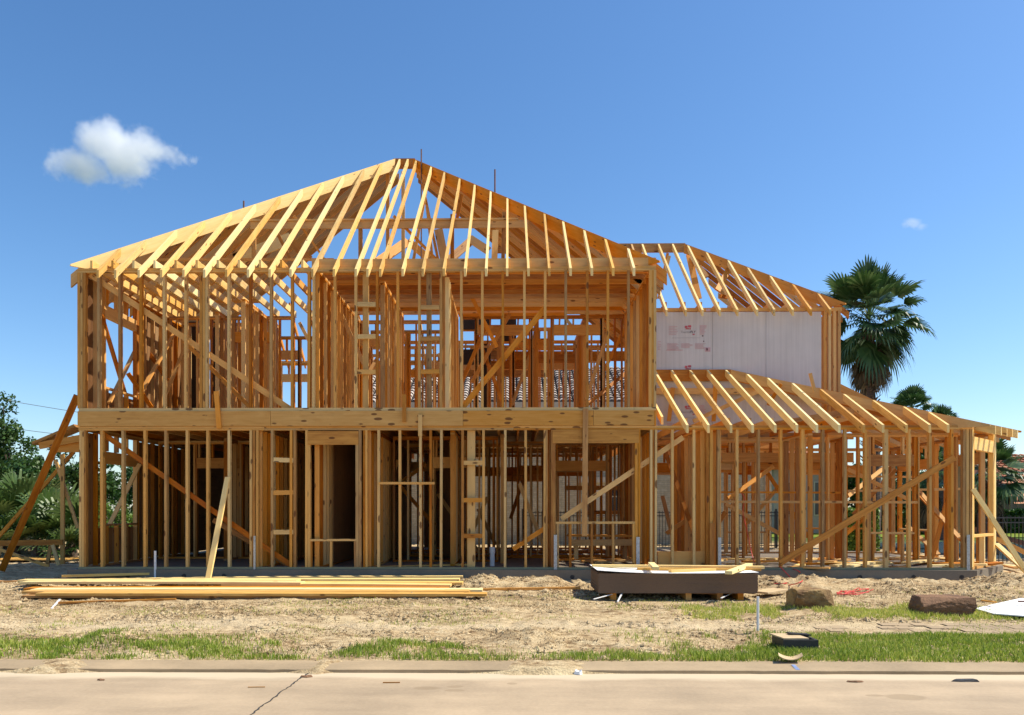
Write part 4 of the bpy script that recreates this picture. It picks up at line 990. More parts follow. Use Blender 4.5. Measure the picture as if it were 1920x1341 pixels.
# curled tan tile by the kerb
p = gnd(1484, 1243); bb = MB(); nn = 10
for i in range(nn+1):
    t = i/nn-.5; x = p.x+t*.24; z = p.z+.035+.16*t*t
    for yy in (-.085, .085): bb.v.append((x+yy*.3, p.y+.03+yy, z)); bb.v.append((x+yy*.3, p.y+.03+yy, z+.008))
for i in range(nn):
    a = i*4
    for q in ((a+1, a+5, a+7, a+3), (a, a+2, a+6, a+4), (a, a+4, a+5, a+1), (a+2, a+3, a+7, a+6)): bb.face(q, [(0, 0)]*4, (.5, .5))
tag(bb.build('curved_tile', M['cardboard']), 'small curled tan tile lying on the grass edge above the blue kerb mark', 'tile')
p = at(1490, 1252, 7.66); bb = MB(); bb.quad([(p.x-.02, 7.566, .036), (p.x+.022, 7.566, .036), (p.x+.018, 7.70, .062), (p.x-.02, 7.70, .062)]); tag(bb.build('paint_mark', M['bluepaint']), 'short blue paint dab across the kerb', kind='structure')
# litter
def litter(px, py, w_, d_, h_, m, label, name, z=0, seed=0):
    r = random.Random(seed); q = at(px, py, (ZC-z)*FPX/(py-HOR)); bb = MB(); n = 9
    ring = [(q.x+math.cos(2*math.pi*k/n)*w_*r.uniform(.6, 1), q.y+math.sin(2*math.pi*k/n)*d_*r.uniform(.6, 1)) for k in range(n)]
    b0 = len(bb.v)
    for (x, y) in ring: bb.v.append((x, y, z+.003))
    for (x, y) in ring: bb.v.append((x*.8+q.x*.2, y*.8+q.y*.2, z+h_*r.uniform(.5, 1)))
    for k in range(n):
        k2 = (k+1) % n; bb.face((b0+k, b0+k2, b0+n+k2, b0+n+k), [(0, 0)]*4, (.5, .5))
    bb.face(tuple(b0+n+k for k in range(n)), [(0, 0)]*n, (.5, .5))
    return tag(bb.build(name, m), label, 'litter')
litter(1085, 1264, .055, .05, .05, M['whitesheet'], 'small crumpled white cup in the gutter', 'crushed_cup', seed=1)
litter(1602, 1277, .09, .03, .02, M['rock2'], 'thin dark red splinter lying on the street', 'splinter', seed=2)
litter(1812, 1275, .16, .05, .025, M['black'], 'flattened black scrap with ragged ends on the street', 'flat_scrap', seed=3)
litter(190, 1278, .05, .03, .015, M['rock2'], 'dark leaf scrap in the gutter near the left street edge', 'leaf_scrap', seed=4)
litter(575, 1271, .07, .04, .02, M['rock2'], 'dark clod where the street crack meets the kerb', 'soil_clod', seed=5)
bb = MB(); a = at(718, 1280, 7.1); a.z = .006; c = at(750, 1280, 7.1); c.z = .008; bb.board(a, c, .01, .008, (0, 0, 1)); tag(bb.build('twig', M['wood_old_shaded']), 'thin straight twig on the street right of the crack', 'twig')
bb = MB(); a = at(465, 1290, 6.9); a.z = .006; c = at(497, 1289, 6.9); c.z = .008; bb.board(a, c, .008, .006, (0, 0, 1)); tag(bb.build('twig', M['wood_old_shaded']), 'thin straight twig on the street left of the crack', 'twig')
# red cord
def cord(pts, r, label):
    bb = MB(); P_ = [Vector(p) for p in pts]; out = []
    for i in range(len(P_)-1):
        p0 = P_[max(i-1, 0)]; p1 = P_[i]; p2 = P_[i+1]; p3 = P_[min(i+2, len(P_)-1)]
        for k in range(6):
            t = k/6; out.append(.5*((2*p1)+(p2-p0)*t+(2*p0-5*p1+4*p2-p3)*t*t+(3*p1-p0-3*p2+p3)*t**3))
    out.append(P_[-1]); bb.tube(out, r, 6); return tag(bb.build('extension_cord', M['red'], smooth=True), label, 'cord')
pts = [at(1462, 1062, F-.05), at(1470, 1070, F-.12), at(1484, 1085, F-.16)]
pts = [(q.x, q.y, max(q.z, .3)) for q in pts]+[g(1488, 1090, .04), g(1470, 1094, .03), g(1430, 1095, .03), g(1445, 1099, .03), g(1480, 1097, .03), g(1500, 1092, .03), g(1505, 1085, .05)]
q = at(1496, 1070, F-.12); pts += [(q.x, q.y, q.z), (q.x-.15, F+.3, Z0+.03)]
cord(pts, .009, 'red extension cord coming over the slab edge and looping behind the tan boulder')
pts = []
for k in range(26): pts.append(g(1598+random.uniform(-30, 45), 1107+random.uniform(-5, 9), .03))
cord(pts, .006, 'tangled heap of red cord on the soil right of the tan boulder')
cord([at(1390, 925, 16.3), at(1396, 935, 16.2), at(1393, 960, 16.2), at(1398, 985, 16.2), at(1410, 1040, 16.0), (at(1416, 1058, 15.6).x, 15.6, Z0+.02)], .008, 'red cord hanging from the rail inside the wing')
# scraps on the slab of the wing
SG = 'short wood scraps scattered over the wing floor'
random.seed(4)
SPX = [(xx, yy) for xx in np.linspace(2.95, 9.2, 15) for yy in (15.1, 15.9, 16.9)]
for (x, y) in SPX:
    x += random.uniform(-.2, .2); y += random.uniform(-.3, .4); an = random.uniform(-.9, .9); L = random.uniform(.25, 1.1)
    if x+L > XC-.5: L = .3
    bb = MB(); z = Z0+.022+random.uniform(0, .05)
    bb.board((x, y, z), (x+math.cos(an)*L, y+math.sin(an)*L, z+random.uniform(0, .04)), random.choice((.09, .14, .2)), .035, (0, 0, 1))
    tag(bb.build('wood_scrap', M['wood_pale_sunlit'] if random.random() < .6 else M['wood']), 'short wood scrap lying flat on the wing floor', 'scrap', SG)
# board trestle inside the lower right opening
t = thing('work_trestle', (at(1125, 1020, 16.4).x, 16.4, Z0), 'rough plank work trestle behind the big window opening', 'trestle')
for (pa, pb, Y, wd, th, nm) in (((1064, 1004), (1190, 1005), 16.2, .30, .04, 'top_plank'), ((1066, 1018), (1190, 1017), 16.05, .13, .04, 'apron'), ((1080, 1020), (1080, 1048), 16.2, .09, .05, 'leg'), ((1172, 1020), (1172, 1048), 16.2, .09, .05, 'leg')):
    bb = MB(); a = at(*pa, Y); c = at(*pb, Y); c.z = max(c.z, Z0+.005); bb.board(a, c, wd, th, (0, 0, 1) if nm == 'top_plank' else (0, 1, 0)); P(bb, nm, M['wood'], t)
for k, (px, py, lb) in enumerate(((1075, 1052, 'left'), (1130, 1046, 'middle'), (1150, 1054, 'right'))):
    q = at(px, py, 17.0); bb = MB(); z = Z0+.03; bb.board((q.x-.5, 16.9-.3*k, z), (q.x+.6, 17.1-.3*k, z+.05), .14, .04, (0, 0, 1)); tag(bb.build('loose_board', M['wood']), 'loose board on the dark floor under the trestle, the %s one' % lb, 'board')
# sawhorse left of the house
sh = thing('sawhorse', (at(60, 1040, 18.0).x, 18.0, gbase(18)), 'weathered sawhorse with a long rail left of the slab', 'sawhorse')
for (pa, pb, Y, wd, nm) in (((-20, 1019), (118, 1017), 18.0, .13, 'rail'), ((95, 1024), (88, 1062), 18.1, .08, 'leg'), ((99, 1022), (110, 1060), 17.9, .08, 'leg'), ((-2, 1030), (92, 1062), 18.0, .07, 'cross_brace'), ((2, 1024), (-8, 1064), 18.1, .08, 'leg')):
    bb = MB(); bb.board(at(*pa, Y), at(*pb, Y), wd, .04, (0, 1, 0)); P(bb, nm, M['wood_old_shaded'], sh)
for k, (pa, pb, Y, lb) in enumerate((((0, 1053), (140, 1048), 20, 'pale plywood sheet lying in the sun beyond the sawhorse'), ((100, 1060), (146, 1057), 18.8, 'short pale board by the left corner of the slab'))):
    a = at(*pa, Y); c = at(*pb, Y); a.z = c.z = gbase(Y)+.06+.03*k; bb = MB(); bb.board(a, c, 1.1 if k == 0 else .2, .02, (0, 0, 1)); tag(bb.build('ply_sheet' if k == 0 else 'lumber_board', M['wood_pale_sunlit']), lb, 'board')
# boards resting right of the wing
for (pa, pb, Y, wd, m_, lb) in (((1800, 985), (1925, 1020), 19.5, .12, 'pipe_red', 'red-brown board sloping down behind the wing corner, the upper one'), ((1868, 1010), (1930, 1040), 18.2, .10, 'wood', 'tan board sloping down behind the wing corner, the lower one')):
    bb = MB(); bb.board(at(*pa, Y), at(*pb, Y), wd, .04, (0, 1, 0)); tag(bb.build('sloping_board', M[m_]), lb, 'board')
for (pa, pb, h_, wd, lb) in (((1885, 1068), (1925, 1074), .10, .15, 'pale board lying on the soil by the right slab corner'), ((1870, 1077), (1900, 1079), .05, .09, 'dark short board just below the pale board by the slab corner'), ((1886, 1072), (1905, 1076), .12, .09, 'red-brown chunk between the two boards by the slab corner')):
    lumber(pa, pb, h_, h_, wd, .035, lb, m='wood_pale_sunlit' if wd > .1 else 'wood')
lumber((1842, 1135), (1866, 1141), .07, .09, .05, .02, 'dark stick on the left part of the white sheet', m='wood_old_shaded', name='stick', cat='stick')
lumber((1910, 1138), (1926, 1138), .08, .08, .05, .02, 'red-brown stick at the right part of the white sheet', m='pipe_red', name='stick', cat='stick')

# ================================================================== neighbours
# brick house behind
YN = 30.0
nh = thing('brick_house', (at(1100, 900, YN).x, YN, 0), 'grey-tan brick house with a barrel tile roof seen through the framing', 'house')
xa, xb = at(700, 900, YN).x, at(1447, 900, YN).x; ze = zat(1000, 757, YN)
def wallq(bb, x0, x1, z0, z1, Y, m=0):
    b0 = len(bb.v); bb.v += [(x0, Y, z0), (x1, Y, z0), (x1, Y, z1), (x0, Y, z1)]; bb.face((b0, b0+1, b0+2, b0+3), [(x0, z0), (x1, z0), (x1, z1), (x0, z1)], (.5, .5), m)
bb = MB(); wallq(bb, xa, xb, 0, ze, YN)
b0 = len(bb.v); bb.v += [(xb, YN, 0), (xb, YN+7, 0), (xb, YN+7, ze), (xb, YN, ze)]; bb.face((b0, b0+1, b0+2, b0+3), [(0, 0), (7, 0), (7, ze), (0, ze)], (.5, .5))
b0 = len(bb.v); bb.v += [(xa, YN, 0), (xa, YN+7, 0), (xa, YN+7, ze), (xa, YN, ze)]; bb.face((b0, b0+1, b0+2, b0+3), [(0, 0), (7, 0), (7, ze), (0, ze)], (.5, .5))
P(bb, 'brick_wall', M['brick'], nh)
# barrel tiles with real courses
bb = MB(); zr = zat(1000, 690, YN+4.2); ncol = int((xb-xa+1)/.27); rows = 15
for c_ in range(ncol):
    xc = xa-.5+c_*.27
    for r in range(rows):
        t0, t1 = r/rows, (r+1.12)/rows; t = (random.random(), .5); b0 = len(bb.v)
        for (tt, rad, lift) in ((t0, .125, .035), (t1, .105, 0)):
            y = YN-.5+4.7*tt; z = ze-.05+(zr-ze)*tt+lift
            for k in range(6):
                a = math.pi*k/5; bb.v.append((xc-math.cos(a)*rad, y, z+math.sin(a)*rad*.9))
        for k in range(5): bb.face((b0+k, b0+k+1, b0+7+k, b0+6+k), [(0, 0)]*4, t)
        bb.face((b0, b0+1, b0+2, b0+3, b0+4, b0+5), [(0, 0)]*6, (0, 0))
b0 = len(bb.v); bb.v += [(xa-.6, YN-.5, ze-.1), (xb+.4, YN-.5, ze-.1), (xb+.4, YN+4.2, zr-.05), (xa-.6, YN+4.2, zr-.05)]; bb.face((b0, b0+1, b0+2, b0+3), [(0, 0)]*4, (0, 0))
P(bb, 'tile_roof', M['tile_grey'], nh)
bb = MB(); bb.box(xa-.6, xb+.4, YN-.6, YN-.5, ze-.25, ze-.02); P(bb, 'fascia', M['trim'], nh)
for (px0, px1, py0, py1) in ((1146, 1157, 903, 960), (1159, 1169, 903, 960), (1100, 1112, 902, 970)):
    a = at(px0, py1, YN-.03); c = at(px1, py0, YN-.03); bb = MB(); bb.box(a.x-.05, c.x+.05, YN-.05, YN-.01, a.z-.05, c.z+.05); f_ = P(bb, 'window', M['trim'], nh)
    bb = MB(); bb.box(a.x, c.x, YN-.06, YN-.052, a.z, (a.z+c.z)/2-.02); bb.box(a.x, c.x, YN-.06, YN-.052, (a.z+c.z)/2+.03, c.z); P(bb, 'pane', M['glass_dark'], f_)
for (px0, px1, py0, py1) in ((1114, 1144, 902, 970), (1447-13, 1447-3, 885, 955)):
    a = at(px0, py1, YN-.03); c = at(px1, py0, YN-.03); bb = MB(); bb.box(a.x, c.x, YN-.05, YN-.01, a.z, c.z); P(bb, 'door', M['trim'], nh)
bb = MB(); a = at(1085, 905, YN-.06); c = at(1150, 895, YN-.06); bb.box(a.x, c.x, YN-.2, YN-.01, a.z, c.z); P(bb, 'lintel', M['trim'], nh)
for (px0, px1, py0, py1) in ((1443, 1449, 875, 1000), (1521, 1527, 885, 1000)):
    pass
# second plain neighbour, stucco, between hedge and trees
YS = 40.0; sh2 = thing('stucco_house', (at(1490, 900, YS).x, YS, 0), 'pale stucco house glimpsed between the wing studs', 'house')
xa2, xb2 = at(1452, 900, YS).x, at(1585, 900, YS).x; ze2 = zat(1500, 880, YS)
bb = MB(); bb.box(xa2, xb2, YS, YS+6, 0, ze2); P(bb, 'wall', M['stucco'], sh2)
bb = MB(); bb.v += [(xa2-.5, YS-.5, ze2), (xb2+.5, YS-.5, ze2), (xb2-2, YS+3, ze2+1.6), (xa2+1, YS+3, ze2+1.6), (xb2+.5, YS+6.5, ze2), (xa2-.5, YS+6.5, ze2)]
for q in ((0, 1, 2, 3), (1, 4, 2), (4, 5, 3, 2), (5, 0, 3)): bb.face(q, [(0, 0)]*len(q), (.3, .5))
P(bb, 'roof', M['tile_red'], sh2)
for px in (1478, 1500, 1528, 1560):
    a = at(px, 965, YS-.03); c = at(px+9, 905, YS-.03); bb = MB(); bb.box(a.x-.05, c.x+.05, YS-.05, YS-.01, a.z-.05, c.z+.05); f_ = P(bb, 'window', M['trim'], sh2)
    bb = MB(); bb.box(a.x, c.x, YS-.07, YS-.055, a.z, c.z); P(bb, 'pane', M['glass_dark'], f_)
# tile roofed house far right
YR = 48.0; rh = thing('tile_roof_house', (at(1910, 900, YR).x, YR, 0), 'tan house with an orange-brown tile roof beyond the pond at the right edge', 'house')
xl = at(1858, 900, YR).x; zer = zat(1900, 912, YR); zrr = zat(1890, 855, YR+5)
bb = MB(); bb.box(xl+.3, xl+14, YR, YR+9, -.2, zer); P(bb, 'wall', M['stucco'], rh)
bb = MB()
def tiled(bb, x0, x1, y0, y1, z0, z1, sp_, rows, hipx=0):
    n = int((x1-x0)/sp_)
    for c_ in range(n):
        xc = x0+c_*sp_
        for r in range(rows):
            ta, tb = r/rows, (r+1.1)/rows
            if hipx and (xc-x0 < hipx*ta): continue
            t = (random.random(), .5); b0 = len(bb.v)
            for (tt, rad, lift) in ((ta, sp_*.46, .05), (tb, sp_*.40, 0)):
                for k in range(5):
                    a = math.pi*k/4; bb.v.append((xc-math.cos(a)*rad, y0+(y1-y0)*tt, z0+(z1-z0)*tt+lift+math.sin(a)*rad*.9))
            for k in range(4): bb.face((b0+k, b0+k+1, b0+6+k, b0+5+k), [(0, 0)]*4, t)
tiled(bb, xl-.6, xl+14, YR-.7, YR+5, zer, zrr, .38, 14, 2.5)
b0 = len(bb.v); bb.v += [(xl-.6, YR-.7, zer-.05), (xl+14, YR-.7, zer-.05), (xl+14, YR+5, zrr-.05), (xl+1.6, YR+5, zrr-.05), (xl-.6, YR+9, zer-.05)]
bb.face((b0, b0+1, b0+2, b0+3), [(0, 0)]*4, (.2, .5)); bb.face((b0+4, b0, b0+3), [(0, 0)]*3, (.2, .5))
P(bb, 'tile_roof', M['tile_red'], rh)
pz = zat(1915, 925, YR-3)
bb = MB(); b0 = 0; xp = at(1898, 900, YR-3).x; bb.v += [(xp, YR-3.2, pz-.6), (xp+8, YR-3.2, pz-.6), (xp+8, YR, pz+.9), (xp+1.5, YR, pz+.9)]; bb.face((0, 1, 2, 3), [(0, 0)]*4, (.6, .5)); P(bb, 'porch_roof', M['tile_red'], rh)
for px in (1903, 1916):
    a = at(px, 985, YR-3); c = at(px, 930, YR-3); bb = MB(); bb.box(a.x-.12, a.x+.12, YR-3, YR-2.8, a.z, c.z); P(bb, 'porch_post', M['glass_dark'], rh)
for px in (1885, 1898, 1910):
    a = at(px, 962, YR-.03); c = at(px+7, 932, YR-.03); bb = MB(); bb.box(a.x-.07, c.x+.07, YR-.06, YR-.01, a.z-.07, c.z+.07); f_ = P(bb, 'window', M['trim'], rh)
    bb = MB(); bb.box(a.x, c.x, YR-.08, YR-.065, a.z, c.z); P(bb, 'pane', M['glass_dark'], f_)
# iron fences
def fence(x0, x1, Y, h, z, label, y1=None):
    y1 = Y if y1 is None else y1; L = math.dist((x0, Y), (x1, y1))
    f_ = thing('iron_fence', (x0, Y, z), label, 'fence'); bb = MB(); a = Vector((x0, Y, z)); c = Vector((x1, y1, z)); up = Vector((0, 0, 1))
    n = int(L/.11)
    for k in range(n+1):
        p = a.lerp(c, k/n); bb.board(p+up*.04, p+up*(h+.05), .016, .016, (0, 1, 0))
    for zz in (.1, h-.12, h): bb.board(a+up*zz, c+up*zz, .03, .03, (0, 0, 1))
    P(bb, 'rail_panel', M['iron'], f_)
    for k in range(int(L/2.2)+1):
        p = a.lerp(c, min(1, k*2.2/L)); q = MB(); q.board(p-up*.1, p+up*(h+.12), .06, .06, (0, 1, 0)); P(q, 'post', M['iron'], f_)
fence(at(980, 900, 27).x, at(1500, 900, 27).x, 27.0, 1.25, .24, 'black iron fence before the brick house, seen through the lower frame')
fence(XC+1.6, 30, 19.2, 1.15, .24, 'black iron fence running off to the right before the pond', 22.0)
# power lines
for (pa, pb, lb) in (((-60, 734), (230, 786), 'thin power line highest above the left trees'), ((-20, 793), (180, 822), 'middle power line above the left trees'), ((30, 815), (180, 838), 'lowest power line just above the left trees')):
    Y = 55.0; bb = MB(); a = at(*pa, Y); c = at(*pb, Y); a = a+(a-c)*.6; c2 = c+(c-a)*.0
    bb.tube([a.lerp(c, k/8)-Vector((0, 0, .5*math.sin(math.pi*k/8)*.3)) for k in range(9)], .022, 5); tag(bb.build('power_line', M['galv']), lb, 'cable')

# ================================================================== plants
def fan_leaf(v, f, t, base, d, up, size, nbl=22, droop=.25, rnd=random, wid=.032, spread=115, tint=None):
    """appends one fan leaf: blades radiate from base around direction d"""
    d = Vector(d).normalized(); up = Vector(up); up = (up-d*up.dot(d)).normalized(); s = d.cross(up)
    for k in range(nbl):
        a = R(-spread+2*spread*k/(nbl-1)); ln = size*(1-.28*abs(k/(nbl-1)-.5)*2)*rnd.uniform(.88, 1.06)
        bd = d*math.cos(a)+s*math.sin(a); bd = bd+up*.16*abs(math.sin(a))
        sd = (d*(-math.sin(a))+s*math.cos(a)).normalized(); w_ = wid*size*1.35
        p0 = base; p1 = base+bd*ln*.45; p2 = base+bd*ln*.78+Vector((0, 0, -droop*ln*.18)); p3 = base+bd*ln*.96+Vector((0, 0, -droop*ln*rnd.uniform(.4, .9)))
        b0 = len(v); tt = (tint if tint is not None else rnd.random()*.8+.1)
        v += [p0-sd*w_*.25, p0+sd*w_*.25, p1+sd*w_, p1-sd*w_, p2+sd*w_*.7, p2-sd*w_*.7, p3]
        for q in ((0, 1, 2, 3), (3, 2, 4, 5), (5, 4, 6)): f.append(tuple(b0+i for i in q)); t.append(min(1, tt+rnd.uniform(-.12, .12)))
def leafmesh(name, v, f, t, m, parent=None, label=None, cat=None, group=None, kind=None):
    me = bpy.data.meshes.new(name); org = ORG.get(parent.name, Vector()) if parent else Vector()
    me.from_pydata([tuple(Vector(p)-org) for p in v], [], f); tl = me.uv_layers.new(name='Tint')
    arr = np.repeat(np.array(t, dtype=np.float32), [len(q) for q in f]); arr = np.stack([arr, arr], -1); tl.data.foreach_set('uv', arr.ravel())
    me.materials.append(m); me.update(); o = bpy.data.objects.new(name, me); COL.objects.link(o); o.parent = parent
    return tag(o, label, cat, group, kind)
def fan_palm(px, pytop, pybase, Y, label, crown_r, leaf_size, nleaf=46, skirt=30, trunk_r=.22, seed=1, group=None, elspan=112):
    rnd = random.Random(seed); c = at(px, pybase, Y); base = Vector((c.x, Y, gbase(Y)-.1))
    t_ = thing('fan_palm', base, label, 'palm tree', group); bb = MB(); H_ = c.z
    pts = []; n = 26
    for k in range(n+1):
        z = base.z+(H_-base.z)*k/n; pts.append((base.x+.10*math.sin(k*.22), Y, z))
    bb.tube(pts, trunk_r*1.15, 14, taper=trunk_r*.85)
    # ragged leaf bases on the trunk
    for k in range(260):
        z = rnd.uniform(max(base.z+.5, H_-5), H_); a = rnd.uniform(0, 6.28); q = Vector((base.x+math.cos(a)*trunk_r, Y+math.sin(a)*trunk_r, z)); o_ = Vector((math.cos(a), math.sin(a), .9))
        bb.board(q, q+o_*.11, .07, .015, (math.cos(a), math.sin(a), -.6))
    P(bb, 'trunk', M['bark'], t_)
    v, f, tt = [], [], []; C0 = Vector((base.x+.1*math.sin(n*.22), Y, H_))
    for k in range(nleaf):
        u = (k+.5)/nleaf; el = R(88-elspan*u**.9+rnd.uniform(-10, 10)); az = k*2.399+rnd.uniform(-.2, .2)
        d = Vector((math.cos(az)*math.cos(el), math.sin(az)*math.cos(el), math.sin(el))); pet = crown_r*rnd.uniform(.38, .68)
        st_ = C0+Vector((0, 0, .35*(1-u))); e = st_+d*pet; side = d.cross(Vector((0, 0, 1))).normalized() if abs(d.z) < .98 else Vector((1, 0, 0))
        b0 = len(v); v += [st_-side*.02, st_+side*.02, e+side*.012, e-side*.012]; f.append((b0, b0+1, b0+2, b0+3)); tt.append(.8)
        upv = Vector((-d.x*d.z, -d.y*d.z, 1-d.z*d.z))+Vector((rnd.uniform(-.4, .4), rnd.uniform(-.4, .4), 0))
        fan_leaf(v, f, tt, e, d+Vector((0, 0, -.02-.35*u)), upv, leaf_size*rnd.uniform(.8, 1.15), 17, .04+.55*u, rnd, wid=.036, spread=72)
    leafmesh('crown', v, f, tt, M['palm'], t_)
    if skirt:
        v, f, tt = [], [], []
        for k in range(skirt):
            az = k*2.399; el = R(rnd.uniform(-82, -50)); d = Vector((math.cos(az)*math.cos(el), math.sin(az)*math.cos(el), math.sin(el)))
            st_ = C0+Vector((0, 0, -.15-rnd.uniform(0, .9))); e = st_+d*crown_r*.36
            fan_leaf(v, f, tt, e, d+Vector((0, 0, -.5)), Vector((-d.x*d.z, -d.y*d.z, 1)), leaf_size*rnd.uniform(.6, .9), 18, .6, rnd, spread=60)
        leafmesh('dead_skirt', v, f, tt, M['deadleaf'], t_, label='drab hanging dead fronds')
    return t_
fan_palm(1632, 470, 612, 27.0, 'tall shaggy fan palm behind the right end of the white sheathed wall', 1.85, .98, 86, 24, .25, 3, elspan=140)
fan_palm(1711, 722, 780, 36.0, 'smaller fan palm whose top shows above the wing roof', .95, .75, 34, 0, .2, 5, elspan=85)
fan_palm(1766, 760, 812, 36.5, 'lowest palm crown peeping over the wing roof hip', .85, .7, 30, 0, .2, 6, elspan=85)
fan_palm(1858, 850, 905, 26.0, 'fan palm with drooping fronds seen through the corner window opening', 1.25, .85, 44, 26, .22, 8)
fan_palm(1745, 850, 900, 30.0, 'dark fan palm seen between the studs of the wing right wall', 1.2, .85, 36, 20, .22, 9)
def leafy_tree(x, Y, z0, H_, rx, ry, label, seed, m='leaf', nl=5200, ls=.16, group=None, trunk=True, low=.25, cat='tree', name='broadleaf_tree'):
    rnd = np.random.default_rng(seed); r2 = random.Random(seed)
    t_ = thing(name, (x, Y, z0), label, cat, group)
    cz = z0+H_*(low+(1-low)/2); rz = H_*(1-low)/2
    # clumps
    nc = 34; cl = []
    for k in range(nc):
        d = rnd.normal(size=3); d /= np.linalg.norm(d); rr = rnd.uniform(.35, .95); cl.append((x+d[0]*rx*rr, Y+d[1]*ry*rr, cz+d[2]*rz*rr, rnd.uniform(.22, .42)*min(rx, rz)))
    if trunk:
        bb = MB(); bb.tube([(x, Y, z0-.1), (x+.1, Y, z0+H_*.3), (x, Y, cz)], .05*H_*.5+.04, 9, taper=.05)
        for k in range(9):
            c_ = cl[k]; bb.tube([(x, Y, z0+H_*(.22+.03*k)), ((x+c_[0])/2, (Y+c_[1])/2, (z0+H_*.3+c_[2])/2+.2), c_[:3]], .06, 6, taper=.015)
        P(bb, 'trunk', M['bark'], t_)
    per = nl//nc; v = []; f = []; tt = []
    C = np.array([c_[:3] for c_ in cl]).repeat(per, 0); RR = np.array([c_[3] for c_ in cl]).repeat(per)
    d = rnd.normal(size=(len(C), 3)); d /= np.linalg.norm(d, axis=1, keepdims=True); p = C+d*(RR*rnd.uniform(.55, 1.08, len(C)))[:, None]
    u = rnd.normal(size=(len(C), 3)); u /= np.linalg.norm(u, axis=1, keepdims=True); w_ = np.cross(u, d+rnd.normal(size=d.shape)*.5); w_ /= np.linalg.norm(w_, axis=1, keepdims=True)
    s = ls*rnd.uniform(.6, 1.2, len(C))[:, None]
    V = np.stack([p-u*s*.5, p+w_*s*.28, p+u*s*.5, p-w_*s*.28], 1).reshape(-1, 3)
    tint = np.repeat(rnd.uniform(0, 1, nc), per)*.5+rnd.uniform(0, .5, len(C))
    n = len(C); leafmesh('crown', [tuple(q) for q in V], [(4*i, 4*i+1, 4*i+2, 4*i+3) for i in range(n)], list(tint), M[m], t_)
    return t_
def tree_at(px, pytop, Y, rpx, label, seed, **k):
    c = at(px, pytop, Y); z0 = gbase(min(Y, 29)); return leafy_tree(c.x, Y, z0, c.z-z0, rpx/FPX*Y, rpx/FPX*Y*.8, label, seed, **k)
LT = 'trees beyond the left side'
tree_at(12, 750, 30, 60, 'tallest dark leafy tree at the left edge of the photo', 1, nl=9000, group=LT, low=.1)
tree_at(95, 822, 34, 48, 'smaller dark tree right of the tallest one, behind the porch', 2, nl=6000, group=LT, low=.05)
tree_at(60, 845, 27, 80, 'dark low tree mass directly behind the palmettos', 18, nl=7000, group=LT, low=.0, ls=.18)
tree_at(-60, 770, 33, 70, 'dark tree cut by the left edge of the photo', 12, nl=4000, group=LT, low=.1)
tree_at(165, 850, 33, 60, 'dark tree mass seen through the lower left window opening', 13, nl=5200, group=LT, low=.02, ls=.2)
tree_at(260, 858, 36, 60, 'dark tree seen between the lower left studs', 14, nl=4000, group=LT, low=.02, ls=.2)
tree_at(440, 860, 38, 90, 'dark tree behind the second bay of lower studs', 15, nl=4000, group=LT, low=.02, ls=.2)
tree_at(620, 862, 38, 90, 'dark tree far behind the door opening', 16, nl=3600, group=LT, low=.02, ls=.2)
RT = 'trees beyond the wing'
tree_at(1605, 852, 40, 34, 'dark tree seen through the back of the wing', 3, nl=4200, group=RT, low=.02, ls=.2)
tree_at(1700, 858, 44, 50, 'dark round tree behind the wing right windows', 4, nl=5200, group=RT, low=.02, ls=.22)
tree_at(1800, 860, 46, 46, 'dark tree between the wing posts and the tiled house', 5, nl=5200, group=RT, low=.02, ls=.22)
tree_at(1650, 870, 42, 30, 'dark low tree behind the wing back corner', 6, nl=3000, group=RT, low=.02, ls=.2)
def hedge(px0, px1, py0, py1, Y, dep, label, seed, m='hedge', n=9000, ls=.10):
    rnd = np.random.default_rng(seed); a = at(px0, py1, Y); c = at(px1, py0, Y); z0 = gbase(29)-.1
    t_ = thing('hedge', ((a.x+c.x)/2, Y, z0), label, 'hedge')
    bb = MB(); bb.box(a.x+.12, c.x-.12, Y+.12, Y+dep-.12, z0, c.z-.15); P(bb, 'stems', M['bark'], t_)
    p = np.stack([rnd.uniform(a.x, c.x, n), rnd.uniform(Y, Y+dep, n), rnd.uniform(z0, c.z, n)], 1)
    # push towards the surface
    side = rnd.integers(0, 3, n); p[side == 0, 1] = Y+rnd.uniform(0, .15, (side == 0).sum()); p[side == 1, 2] = c.z-rnd.uniform(0, .18, (side == 1).sum())
    p[:, 2] += (fbm(p[:, 0]*1.3, p[:, 1]*1.3, seed)-.5)*.3
    u = rnd.normal(size=(n, 3)); u /= np.linalg.norm(u, axis=1, keepdims=True); w_ = np.cross(u, rnd.normal(size=(n, 3))); w_ /= np.linalg.norm(w_, axis=1, keepdims=True); s = ls*rnd.uniform(.6, 1.3, n)[:, None]
    V = np.stack([p-u*s*.5, p+w_*s*.3, p+u*s*.5, p-w_*s*.3], 1).reshape(-1, 3)
    leafmesh('foliage', [tuple(q) for q in V], [(4*i, 4*i+1, 4*i+2, 4*i+3) for i in range(n)], list(rnd.uniform(0, 1, n)), M[m], t_)
hedge(1586, 1650, 955, 1015, 24.5, 1.2, 'bright green clipped hedge behind the back opening of the wing', 1)
hedge(1700, 1860, 960, 1004, 39, 1.5, 'dark hedge across the pond seen through the wing', 2, 'leaf', 9000, .2)
hedge(1850, 1990, 958, 1003, 40, 1.5, 'dark hedge on the far bank below the tiled house', 3, 'leaf', 9000, .2)
